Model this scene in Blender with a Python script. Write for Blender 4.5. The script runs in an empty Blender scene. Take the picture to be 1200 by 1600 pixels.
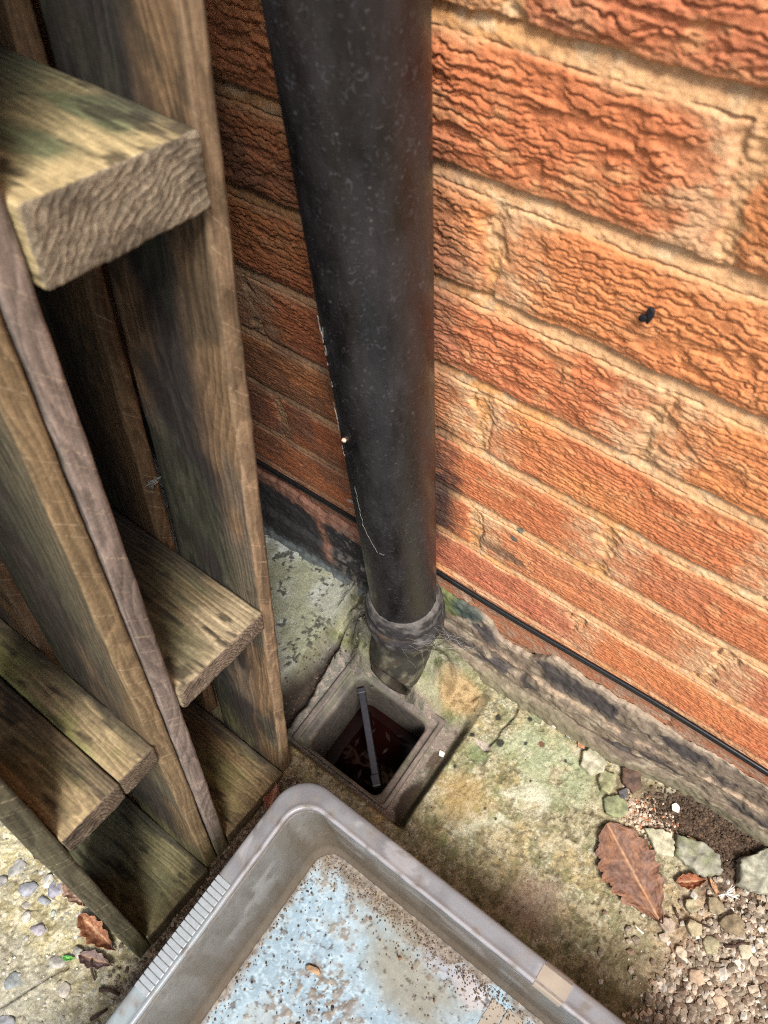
import bpy, bmesh, math, random
import numpy as np
from mathutils import Vector, Matrix, Quaternion
random.seed(7)
SC = bpy.context.scene
COL = SC.collection

# ------------------------------------------------------------------ camera
FOC = 1168.0                       # focal length in pixels of the 1200x1600 photograph
dn = np.array((87., 719., 1168.)); dn /= np.linalg.norm(dn)
lf = np.array((-2650., -1578., 1168.)); lf /= np.linalg.norm(lf); lf -= dn*(lf@dn); lf /= np.linalg.norm(lf)
wv = np.cross(lf, dn)
if wv[2] < 0: wv = -wv
ROT = np.array([-lf, wv, -dn])      # world X along the wall, Y into the wall, Z up
CAM_H = 0.85
cam = bpy.data.cameras.new('camera'); cam_o = bpy.data.objects.new('camera', cam); COL.objects.link(cam_o)
M = Matrix(((ROT[0, 0], -ROT[0, 1], -ROT[0, 2], 0), (ROT[1, 0], -ROT[1, 1], -ROT[1, 2], 0),
            (ROT[2, 0], -ROT[2, 1], -ROT[2, 2], CAM_H), (0, 0, 0, 1)))
cam_o.matrix_world = M
cam.sensor_fit = 'VERTICAL'; cam.sensor_height = 32; cam.sensor_width = 24; cam.lens = FOC/1600*32
cam.clip_start = 0.02; cam.clip_end = 200
cam.dof.use_dof = True; cam.dof.focus_distance = 0.78; cam.dof.aperture_fstop = 12
SC.camera = cam_o
SC.cycles.use_denoising = False; SC.cycles.pixel_filter_type = 'BLACKMAN_HARRIS'; SC.cycles.filter_width = 1.1
SC.cycles.use_adaptive_sampling = False; SC.cycles.sample_clamp_indirect = 3.0
SC.render.resolution_x = 768; SC.render.resolution_y = 1024

# ------------------------------------------------------------------ sky, sun, exposure
SUN_EL, SUN_AZ = math.radians(58), math.radians(-36)   # azimuth of the sun measured from +X towards +Y
world = bpy.data.worlds.new('World'); SC.world = world; world.use_nodes = True
wn = world.node_tree.nodes; wl = world.node_tree.links
bg = wn['Background']; sky = wn.new('ShaderNodeTexSky'); sky.sky_type = 'NISHITA'; sky.sun_disc = False
sky.sun_elevation = SUN_EL; sky.sun_rotation = math.pi/2 - SUN_AZ
sky.air_density = 1.0; sky.dust_density = 4.0; sky.ozone_density = 1.0
wl.new(sky.outputs['Color'], bg.inputs['Color']); bg.inputs['Strength'].default_value = 0.098
sun = bpy.data.lights.new('sun', 'SUN'); sun.energy = 2.8; sun.angle = math.radians(17); sun.color = (1.0, 0.95, 0.88)
sun_o = bpy.data.objects.new('sun', sun); COL.objects.link(sun_o)
sd = Vector((math.cos(SUN_EL)*math.cos(SUN_AZ), math.cos(SUN_EL)*math.sin(SUN_AZ), math.sin(SUN_EL)))
sun_o.rotation_euler = sd.to_track_quat('Z', 'Y').to_euler(); sun_o.location = (1, -1, 3)
SC.view_settings.view_transform = 'Standard'; SC.view_settings.look = 'None'
SC.view_settings.gamma = 1; SC.view_settings.exposure = 1.0

# ------------------------------------------------------------------ noise in numpy
def _h(ix, iy, iz, seed):
    ix, iy, iz = [np.asarray(np.asarray(t, np.float64).astype(np.int64) & 0xffffffff).astype(np.uint32) for t in (ix, iy, iz)]
    with np.errstate(over='ignore'):
        h = ix*np.uint32(374761393)+iy*np.uint32(668265263)+iz*np.uint32(1274126177)+np.uint32((seed*974711) & 0xffffffff)
        h = (h ^ (h >> np.uint32(13)))*np.uint32(1274126177)
        h = (h ^ (h >> np.uint32(16)))*np.uint32(2246822519)
        h = h ^ (h >> np.uint32(15))
    return (h & np.uint32(0xffffff)).astype(np.float32)/np.float32(0xffffff)
def vn(x, y, z=0.0, seed=0):
    flat = np.ndim(z) == 0
    x, y = np.broadcast_arrays(np.asarray(x, float), np.asarray(y, float))
    z = np.asarray(z, float) if flat else np.broadcast_to(np.asarray(z, float), x.shape)
    ix, iy, iz = np.floor(x), np.floor(y), np.floor(z)
    fx, fy, fz = [(t*t*t*(t*(t*6-15)+10)).astype(np.float32) for t in (x-ix, y-iy, z-iz)]
    M32 = 0xffffffff
    ux = (ix.astype(np.int64) & M32).astype(np.uint32); uy = (iy.astype(np.int64) & M32).astype(np.uint32); uz = (iz.astype(np.int64) & M32).astype(np.uint32)
    s0 = np.uint32((seed*974711) & M32); r = 0; one = np.uint32(1)
    def hh(a, b, c):
        h = a*np.uint32(374761393)+b*np.uint32(668265263)+c*np.uint32(1274126177)+s0
        h = (h ^ (h >> np.uint32(13)))*np.uint32(1274126177); h = (h ^ (h >> np.uint32(16)))*np.uint32(2246822519)
        return ((h ^ (h >> np.uint32(15))) & np.uint32(0xffffff)).astype(np.float32)*np.float32(1/16777215)
    with np.errstate(over='ignore'):
        for c in ((0,) if flat else (0, 1)):
            w = 1 if flat else (fz if c else 1-fz); zc = uz+one if c else uz
            x1 = ux+one; y1 = uy+one
            lo = hh(ux, uy, zc)*(1-fx)+hh(x1, uy, zc)*fx; hi = hh(ux, y1, zc)*(1-fx)+hh(x1, y1, zc)*fx
            r = r+(lo*(1-fy)+hi*fy)*w
    return r
def fbm(x, y, z=0.0, seed=0, o=4, g=0.5):
    s = 0; a = 1; t = 0
    for i in range(o):
        k = 2.03**i
        s = s + a*vn(np.asarray(x)*k+i*7.3, np.asarray(y)*k+i*3.1, np.asarray(z)*k, seed+i*11); t += a; a *= g
    return s/t
def ss(e0, e1, x):
    t = np.clip((np.asarray(x)-e0)/(e1-e0), 0, 1); return t*t*(3-2*t)
def mixc(A, B, t):
    t = np.asarray(t)[..., None]; return A*(1-t)+np.asarray(B, float)*t
def blob(X, Y, cx, cy, rx, ry, seed=0, wob=0.35, soft=0.25, freq=60, rot=0.0):
    dx, dy = X-cx, Y-cy
    if rot:
        c, s = math.cos(rot), math.sin(rot); dx, dy = dx*c+dy*s, -dx*s+dy*c
    d = np.sqrt((dx/rx)**2+(dy/ry)**2) + wob*2*(fbm(X*freq, Y*freq, 0, seed, 4)-0.5)
    return 1-ss(1-soft, 1+soft, d)

# ------------------------------------------------------------------ mesh helpers
def tag(o, label=None, cat=None, group=None, kind=None):
    if label: o['label'] = label
    if cat: o['category'] = cat
    if group: o['group'] = group
    if kind: o['kind'] = kind
    return o
def mesh_obj(name, verts, faces, mats, parent=None, smooth=True, col=None, midx=None):
    me = bpy.data.meshes.new(name)
    verts = np.asarray(verts, np.float32)
    if isinstance(faces, np.ndarray):
        n = faces.shape[1]
        me.vertices.add(len(verts)); me.vertices.foreach_set('co', verts.ravel())
        me.loops.add(faces.size); me.loops.foreach_set('vertex_index', faces.astype(np.int32).ravel())
        me.polygons.add(len(faces)); me.polygons.foreach_set('loop_start', np.arange(0, faces.size, n, dtype=np.int32))
        me.polygons.foreach_set('loop_total', np.full(len(faces), n, np.int32))
        me.update(calc_edges=True)
    else:
        me.from_pydata([tuple(v) for v in verts], [], faces); me.update()
    if not isinstance(mats, (list, tuple)): mats = [mats]
    for m in mats: me.materials.append(m)
    me.polygons.foreach_set('use_smooth', np.full(len(me.polygons), bool(smooth)))
    if midx is not None: me.polygons.foreach_set('material_index', np.asarray(midx, np.int32))
    if col is not None:
        at = me.color_attributes.new('Col', 'FLOAT_COLOR', 'POINT')
        c = np.ones((len(verts), 4), np.float32); c[:, :3] = np.clip(np.asarray(col).reshape(-1, 3), 0, 1)
        at.data.foreach_set('color', c.ravel())
    me.validate()
    o = bpy.data.objects.new(name, me); COL.objects.link(o)
    if parent is not None: o.parent = parent
    return o
def grid_faces(nu, nv):              # vertices indexed i*nv+j
    i, j = np.meshgrid(np.arange(nu-1), np.arange(nv-1), indexing='ij')
    a = i*nv+j
    return np.stack([a, a+nv, a+nv+1, a+1], -1).reshape(-1, 4)
def empty(name, loc=(0, 0, 0), rot=(0, 0, 0)):
    o = bpy.data.objects.new(name, None); COL.objects.link(o); o.location = loc; o.rotation_euler = rot
    o.empty_display_size = 0.05; return o
def tube(pts, rad, n=8, cap=True):
    pts = [Vector(p) for p in pts]; V = []; F = []
    up = Vector((0.13, 0.21, 0.97))
    for i, p in enumerate(pts):
        t = (pts[min(i+1, len(pts)-1)]-pts[max(i-1, 0)]).normalized()
        s = t.cross(up).normalized(); u = s.cross(t)
        r = rad[i] if isinstance(rad, (list, tuple)) else rad
        for k in range(n):
            a = 2*math.pi*k/n; V.append(p+s*math.cos(a)*r+u*math.sin(a)*r)
    for i in range(len(pts)-1):
        for k in range(n):
            a = i*n+k; b = i*n+(k+1) % n; F.append((a, b, b+n, a+n))
    if cap:
        F.append(tuple(range(n))[::-1]); F.append(tuple((len(pts)-1)*n+k for k in range(n)))
    return V, F
class MB:
    def __init__(s): s.V = []; s.F = []; s.C = []
    def add(s, V, F, c=None):
        o = len(s.V); s.V += [tuple(v) for v in V]; s.F += [tuple(o+i for i in f) for f in F]
        if c is not None: s.C += [tuple(c)]*len(V)
    def build(s, name, mat, parent=None, smooth=True):
        return mesh_obj(name, s.V, s.F, mat, parent, smooth, col=s.C if s.C else None)

# ------------------------------------------------------------------ materials
def node_mat(name):
    m = bpy.data.materials.new(name); m.use_nodes = True
    nt = m.node_tree; b = nt.nodes['Principled BSDF']; return m, nt, b
def N(nt, t, **kw):
    n = nt.nodes.new(t)
    for k, v in kw.items(): setattr(n, k, v)
    return n
def attr_mat(name, rough=0.8, scale=600, var=0.35, bump=0.4, bdist=0.0006, spec=0.3, scale2=120, coord='Object', stretch=None, sheen=0):
    m, nt, b = node_mat(name); L = nt.links.new
    at = N(nt, 'ShaderNodeAttribute', attribute_name='Col')
    tc = N(nt, 'ShaderNodeTexCoord'); mp = N(nt, 'ShaderNodeMapping'); L(tc.outputs[coord], mp.inputs[0])
    if stretch: mp.inputs['Scale'].default_value = stretch
    n1 = N(nt, 'ShaderNodeTexNoise'); n1.inputs['Scale'].default_value = scale; n1.inputs['Detail'].default_value = 9; n1.inputs['Roughness'].default_value = 0.78
    n2 = N(nt, 'ShaderNodeTexNoise'); n2.inputs['Scale'].default_value = scale2; n2.inputs['Detail'].default_value = 4
    L(mp.outputs[0], n1.inputs['Vector']); L(mp.outputs[0], n2.inputs['Vector'])
    ad = N(nt, 'ShaderNodeMath', operation='ADD'); L(n1.outputs['Fac'], ad.inputs[0]); L(n2.outputs['Fac'], ad.inputs[1])
    mr = N(nt, 'ShaderNodeMapRange'); L(ad.outputs[0], mr.inputs[0])
    mr.inputs[1].default_value = 0.6; mr.inputs[2].default_value = 1.4; mr.inputs[3].default_value = 1-var; mr.inputs[4].default_value = 1+var
    mx = N(nt, 'ShaderNodeVectorMath', operation='SCALE'); L(at.outputs['Color'], mx.inputs[0]); L(mr.outputs[0], mx.inputs['Scale'])
    L(mx.outputs[0], b.inputs['Base Color'])
    b.inputs['Roughness'].default_value = rough; b.inputs['Specular IOR Level'].default_value = spec
    bp = N(nt, 'ShaderNodeBump'); bp.inputs['Strength'].default_value = bump; bp.inputs['Distance'].default_value = bdist
    L(n1.outputs['Fac'], bp.inputs['Height']); L(bp.outputs[0], b.inputs['Normal'])
    return m
def plain_mat(name, c, rough=0.6, spec=0.4, var=0.2, scale=300, bump=0.2, bdist=0.0004, metal=0):
    m, nt, b = node_mat(name); L = nt.links.new
    tc = N(nt, 'ShaderNodeTexCoord'); n1 = N(nt, 'ShaderNodeTexNoise'); n1.inputs['Scale'].default_value = scale; n1.inputs['Detail'].default_value = 5
    L(tc.outputs['Object'], n1.inputs['Vector'])
    mr = N(nt, 'ShaderNodeMapRange'); L(n1.outputs['Fac'], mr.inputs[0]); mr.inputs[1].default_value = .3; mr.inputs[2].default_value = .7
    mr.inputs[3].default_value = 1-var; mr.inputs[4].default_value = 1+var
    mx = N(nt, 'ShaderNodeVectorMath', operation='SCALE'); mx.inputs[0].default_value = c; L(mr.outputs[0], mx.inputs['Scale'])
    L(mx.outputs[0], b.inputs['Base Color']); b.inputs['Roughness'].default_value = rough
    b.inputs['Specular IOR Level'].default_value = spec; b.inputs['Metallic'].default_value = metal
    bp = N(nt, 'ShaderNodeBump'); bp.inputs['Strength'].default_value = bump; bp.inputs['Distance'].default_value = bdist
    L(n1.outputs['Fac'], bp.inputs['Height']); L(bp.outputs[0], b.inputs['Normal'])
    return m

def axis(lo, hi, step, far_lo=None, far_hi=None, grow=1.25):
    a = list(np.arange(lo, hi+step/2, step))
    s = step; x = lo
    if far_lo is not None:
        pre = []
        while x > far_lo: s *= grow; x -= s; pre.append(x)
        a = pre[::-1]+a
    s = step; x = a[-1]
    if far_hi is not None:
        while x < far_hi: s *= grow; x += s; a.append(x)
    return np.array(a)

# ------------------------------------------------------------------ the brick wall
WY = 0.2975
wall_mat = attr_mat('rustic_brick', rough=0.9, scale=430, var=0.28, bump=0.6, bdist=0.0010, scale2=1500, spec=0.15)
def build_wall():
    us = axis(-0.50, 0.30, 0.00105, -4, 4, 1.3); vs = axis(0.10, 0.735, 0.00064, -0.05, 2.6, 1.3)
    U, V = np.meshgrid(us, vs, indexing='ij')
    wu = U+0.004*(fbm(U*40, V*40, 0, 3)-.5); wv_ = V+0.004*(fbm(U*30, V*30, 0, 5)-.5)+0.0025*(fbm(U*9, V*3, 0, 6, 2)-.5)
    row = np.floor((wv_-0.153)/0.075); vr = wv_-0.153-row*0.075
    par = np.mod(row, 2)
    uu = wu+0.052+0.1125*par
    bi = np.floor(uu/0.225); ur = uu-bi*0.225
    du = np.minimum(ur, 0.225-ur)-0.006           # distance from the perpend's edge
    dv = np.minimum(vr-0.010, 0.075-vr)
    d = np.minimum(du, dv)
    pe = fbm(U*75, V*75, 0, 13, 4)-.5
    brick = ss(-0.0010, 0.0022, dv+0.003*pe)*ss(-0.004, 0.004, du+0.022*pe+0.002)
    bed = vr < 0.010
    rnd = _h(bi, row, bi*0, 77); rnd2 = _h(bi, row, bi*0, 91); rnd3 = _h(bi, row, bi*0, 15)
    # ruffled face: torn horizontal creases
    wx = fbm(U*20, V*18, 0, 21, 4)-.5; wx2 = fbm(U*190, V*110, 0, 25, 4)-.5
    per = 0.0039+0.0026*ss(.30, .60, row*.075+.15)+.0010*(rnd2-.5); freq = 1/per
    ph = V*freq+2.3*wx+1.1*wx2+rnd*13
    f1 = ph-np.floor(ph); amp_ = fbm(U*70, V*60, 0, 43, 3)
    saw = .34*np.where(f1 < 0.09, f1/0.09, 1-.7*((f1-0.09)/0.91))-.95*np.exp(-(np.minimum(f1, 1-f1)/.075)**2)*(.4+.9*amp_)+.5     # sharp under-lip, slow slope above
    ph2 = V*freq*2.1+4*(fbm(U*30, V*36, 0, 31, 4)-.5)+2.2*wx2+rnd2*9
    f2 = ph2-np.floor(ph2); saw2 = np.where(f2 < 0.12, f2/0.12, 1-.5*(f2-0.12)/0.88)-.5*np.exp(-(np.minimum(f2, 1-f2)/.10)**2)
    amp = 0.5+0.9*fbm(U*25, V*45, 0, 41, 3)
    brk = ss(0.36, 0.47, fbm(U*48, V*120, 0, 51, 4)); brk2 = ss(.42, .56, fbm(U*60, V*140, 0, 53, 4))
    edge = ss(0.0, 0.010, d)*0.75+0.25
    smear = np.clip(ss(0.035, 0.004, du+0.020*(fbm(U*60, V*60, 0, 61)-.5))*0.95, 0, 1)
    smear = smear*ss(0.20, 0.62, rnd3+0.5*fbm(U*20, V*20, 0, 9)-.1)
    tex = (.36+.42*ss(.30, .58, V))*(saw*0.0029*brk+saw2*0.0010*brk2)*amp*edge*(1-0.6*smear)*ss(.150, .156, V)
    lump = 0.0012*(fbm(U*45, V*60, 0, 71, 4)-.5)
    gran = 0.0011*(fbm(U*420, V*420, 0, 81, 3)-.5)
    hb = 0.0005+tex+lump+gran
    t = np.clip(vr/0.010, 0, 1)
    hm = np.where(bed, -0.0003-0.0042*t**1.6, -0.0025)+0.0016*(fbm(U*80, V*160, 0, 85, 4)-.5)+gran*1.2
    sm_perp = (~bed) & (du < 0.0)
    hm = np.where(sm_perp, -0.0012+0.0030*(fbm(U*110, V*200, 0, 86)-.5)+gran*1.5+.35*tex, hm)
    H = hm*(1-brick)+hb*brick
    Y = WY-H
    # colour of brick and mortar themselves
    n1 = fbm(U*14, V*20, 0, 101, 4); n2 = fbm(U*90, V*120, 0, 103, 4); n3 = fbm(U*35, V*60, 0, 105, 3)
    c1 = np.array((0.56, 0.195, 0.085)); c2 = np.array((0.68, 0.275, 0.105)); c3 = np.array((0.47, 0.180, 0.112))
    C = np.zeros(U.shape+(3,))+c1
    C = mixc(C, c2, ss(0.35, 0.75, rnd*0.6+n1*0.5)); C = mixc(C, c3, 0.5*ss(0.55, 0.85, rnd2*0.6+n1*0.45))
    C = mixc(C, (0.66, 0.36, 0.17), 0.5*ss(0.50, 0.72, n2)*ss(0.3, 0.7, n3))
    # pale mortar dragged over brick arrises
    halo = ss(0.009, 0.000, dv+0.008*(n2-.5))*ss(0.3, 0.6, n3)
    upper = (vr > 0.045)
    C = mixc(C, (0.66, 0.37, 0.19), np.clip(0.7*halo*np.where(upper, 1, .45), 0, 1))
    C = mixc(C, (0.68, 0.42, 0.235), np.clip(smear*(0.45+0.9*ss(.35, .6, n2)), 0, 1)*0.85)
    cm = mixc(np.zeros(U.shape+(3,))+np.array((0.66, 0.39, 0.20)), (0.62, 0.32, 0.13), ss(0.35, 0.7, n1))
    cm = mixc(cm, (0.66, 0.45, 0.26), ss(0.55, 0.75, n2)); cm = mixc(cm, (0.42, 0.26, 0.14), 0.4*ss(0.5, .7, fbm(U*90, V*90, 0, 111)))
    C = C*brick[..., None]+cm*(1-brick[..., None])
    # soot-like black staining beside the pipe foot, and the darkened left side
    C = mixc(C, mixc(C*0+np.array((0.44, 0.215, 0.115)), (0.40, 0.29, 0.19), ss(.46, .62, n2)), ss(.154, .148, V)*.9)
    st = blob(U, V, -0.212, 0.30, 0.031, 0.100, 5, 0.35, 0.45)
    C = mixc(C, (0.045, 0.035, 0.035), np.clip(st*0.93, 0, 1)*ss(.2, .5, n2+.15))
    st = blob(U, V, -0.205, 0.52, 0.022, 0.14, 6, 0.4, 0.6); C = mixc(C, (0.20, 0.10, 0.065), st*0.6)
    shaded_side = ss(-0.215, -0.255, U); C = mixc(C, C*np.array((0.36, 0.36, 0.42)), shaded_side*ss(0.70, 0.55, V)*0.9)  # shade of pipe and pallet painted into the left bricks
    C = mixc(C, (0.085, 0.055, 0.042), shaded_side*0.5*ss(.52, .66, fbm(U*18, V*18, 0, 121)))
    st = blob(U, V, -0.315, 0.185, 0.006, 0.016, 8, 0.5, 0.5, 200); C = mixc(C, (0.45, 0.45, 0.45), st*.8*ss(.45, .6, n2))
    low = ss(0.27, 0.15, V)*0.35; C = mixc(C, C*np.array((0.85, 0.62, 0.72))+np.array((.02, .01, .01)), low)
    C = mixc(C, C*np.array((.55, .5, .5)), .5*ss(.66, .74, fbm(U*210, V*260, 0, 141, 4)))
    C = mixc(C, (0.10, 0.13, 0.11), blob(U, V, -0.125, 0.292, 0.004, 0.004, 8, .3, .3, 200)*.9)
    C = mixc(C, (0.10, 0.13, 0.11), blob(U, V, -0.122, 0.306, 0.003, 0.003, 8, .3, .3, 200)*.9)
    C = mixc(C, (0.17, 0.11, 0.07), ss(0.62, 0.7, fbm(U*16, V*50, 0, 133))*blob(U, V, -0.10, 0.25, 0.09, 0.02, 9, .4, .5)*.8)
    P = np.stack([U, Y, V], -1).reshape(-1, 3)
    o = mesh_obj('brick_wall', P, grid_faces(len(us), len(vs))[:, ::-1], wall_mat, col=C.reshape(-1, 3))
    return tag(o, 'orange rustic brick wall with ruffled faces and sandy mortar joints', 'wall')
build_wall()
# body of the wall behind its face
mb = MB()
def boxv(x0, x1, y0, y1, z0, z1):
    V = [(x0, y0, z0), (x1, y0, z0), (x1, y1, z0), (x0, y1, z0), (x0, y0, z1), (x1, y0, z1), (x1, y1, z1), (x0, y1, z1)]
    return V, [(0, 3, 2, 1), (4, 5, 6, 7), (0, 1, 5, 4), (1, 2, 6, 5), (2, 3, 7, 6), (3, 0, 4, 7)]

# ------------------------------------------------------------------ rendered plinth at the wall foot
plinth_mat = attr_mat('plinth_render', rough=0.8, scale=300, var=0.45, bump=0.6, bdist=0.001, scale2=90, spec=0.3)
def build_plinth():
    us = axis(-0.52, 0.32, 0.0016, -4, 4, 1.3); s = np.linspace(0, 1, 115)
    U, S = np.meshgrid(us, s, indexing='ij')
    topz = 0.116+0.012*(fbm(U*14, 0*U, 0, 201, 3)-.5)+0.009*(fbm(U*90, 0*U, 0, 203, 3)-.5)
    topz = topz-0.035*blob(U, 0*U, -0.10, 0, 0.03, 1, 3, .2, .5)+0.01*ss(-.2, -.24, U)
    foot = 0.270-0.004*ss(-0.22, -.28, U)+0.021*ss(0.0, 0.17, U)+0.004*(fbm(U*20, 0*U, 0, 205, 3)-.5)
    prof_s = [0, 0.03, 0.10, 0.30, 0.45, 0.55, 0.80, 0.90, 1.0]
    prof_z = [1.0, 0.995, 0.95, 0.72, 0.55, 0.50, 0.26, 0.16, -0.12]
    prof_y = [0.0, 0.16, 0.22, 0.36, 0.42, 0.60, 0.72, 0.92, 1.05]
    Z = np.interp(S, prof_s, prof_z)*topz
    Y = (WY-0.001)+(foot-WY)*np.interp(S, prof_s, prof_y)
    # streaky layers along the wall
    Y = Y+0.0050*(fbm(U*34, Z*42, 0, 211, 5)-.5)+0.0036*(fbm(U*170, Z*170, 0, 213, 5)-.5)
    ridge = np.exp(-((Z-(0.062+0.008*(fbm(U*10, 0*U, 0, 215, 3)-.5)+0.01*U))/0.0028)**2)
    Y = Y-0.0018*ridge*ss(-.16, -.12, U)
    cr = np.exp(-((Z-(0.030+0.008*(fbm(U*7, 0*U, 0, 217, 3)-.5)))/0.002)**2); Y = Y+0.0012*cr
    lay = fbm(U*24, Z*40, 0, 221, 6); fine = fbm(U*150, Z*160, 0, 223, 5)
    C = np.zeros(U.shape+(3,))+np.array((0.205, 0.165, 0.12))
    C = mixc(C, (0.32, 0.275, 0.20), ss(.5, .64, fine)*.8)
    C = mixc(C, (0.16, 0.12, 0.09), .7*ss(.45, .6, fbm(U*20, Z*120, 0, 229, 4)))
    black = ss(0.50, 0.56, lay+0.10*(fine-.5))
    band = np.exp(-((Z-0.088)/0.020)**2)+0.8*np.exp(-((Z-0.042)/0.012)**2)
    C = mixc(C, (0.050, 0.045, 0.048), np.clip(black*0.92*np.clip(band*1.3, 0, 1), 0, 1))
    C = mixc(C, (0.42, 0.31, 0.21), np.clip(ridge*1.2, 0, 1)*ss(-.16, -.12, U)*.8*ss(.42, .55, fine))
    C = mixc(C, (0.20, 0.20, 0.12), ss(0.026, 0.008, Z+0.03*(lay-.5))*.5)
    C = mixc(C, (0.34, 0.27, 0.20), ss(0.88, 0.98, Z/topz)*.6)
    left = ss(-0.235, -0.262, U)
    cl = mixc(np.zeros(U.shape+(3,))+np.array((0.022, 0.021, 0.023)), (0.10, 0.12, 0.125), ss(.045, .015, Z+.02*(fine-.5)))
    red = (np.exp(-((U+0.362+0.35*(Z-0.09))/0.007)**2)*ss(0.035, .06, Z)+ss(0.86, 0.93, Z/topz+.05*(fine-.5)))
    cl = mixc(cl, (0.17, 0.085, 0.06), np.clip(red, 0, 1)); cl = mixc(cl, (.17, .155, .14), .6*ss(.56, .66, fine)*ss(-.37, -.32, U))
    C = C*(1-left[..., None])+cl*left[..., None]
    # moss near the pipe
    C = mixc(C, (0.10, 0.13, 0.045), blob(U, Z, -0.190, 0.112, 0.022, 0.030, 12, .5, .4, 90)*.9)
    C = mixc(C, (0.04, 0.065, 0.06), blob(U, Z, -0.160, 0.105, 0.018, 0.014, 13, .4, .3, 90)*.85)
    P = np.stack([U, Y, Z], -1).reshape(-1, 3)
    o = mesh_obj('plinth', P, grid_faces(len(us), len(s)), plinth_mat, col=C.reshape(-1, 3))
    return tag(o, 'grey cement plinth with peeling black paint along the foot of the brick wall', 'plinth')
build_plinth()

# ------------------------------------------------------------------ black cable
cable_mat = plain_mat('cable_sheath', (0.010, 0.010, 0.011), 0.3, 0.5, 0.3, 200, 0.2)
cab = MB()
for k, (dy, dz) in enumerate(((0, 0.0), (0.0005, -0.0043))):
    pts = [(x, WY-0.0065+dy+0.0012*math.sin(x*17+1), 0.1585+dz+max(x, 0)*.012+0.0006*math.sin(x*23)) for x in np.arange(-1.6, 1.61, 0.02)]
    V, F = tube(pts, 0.0022, 10); cab.add(V, F)
o = cab.build('twin_cable', cable_mat); tag(o, 'thin black twin cable running along the lowest mortar joint of the wall', 'cable')

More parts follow.
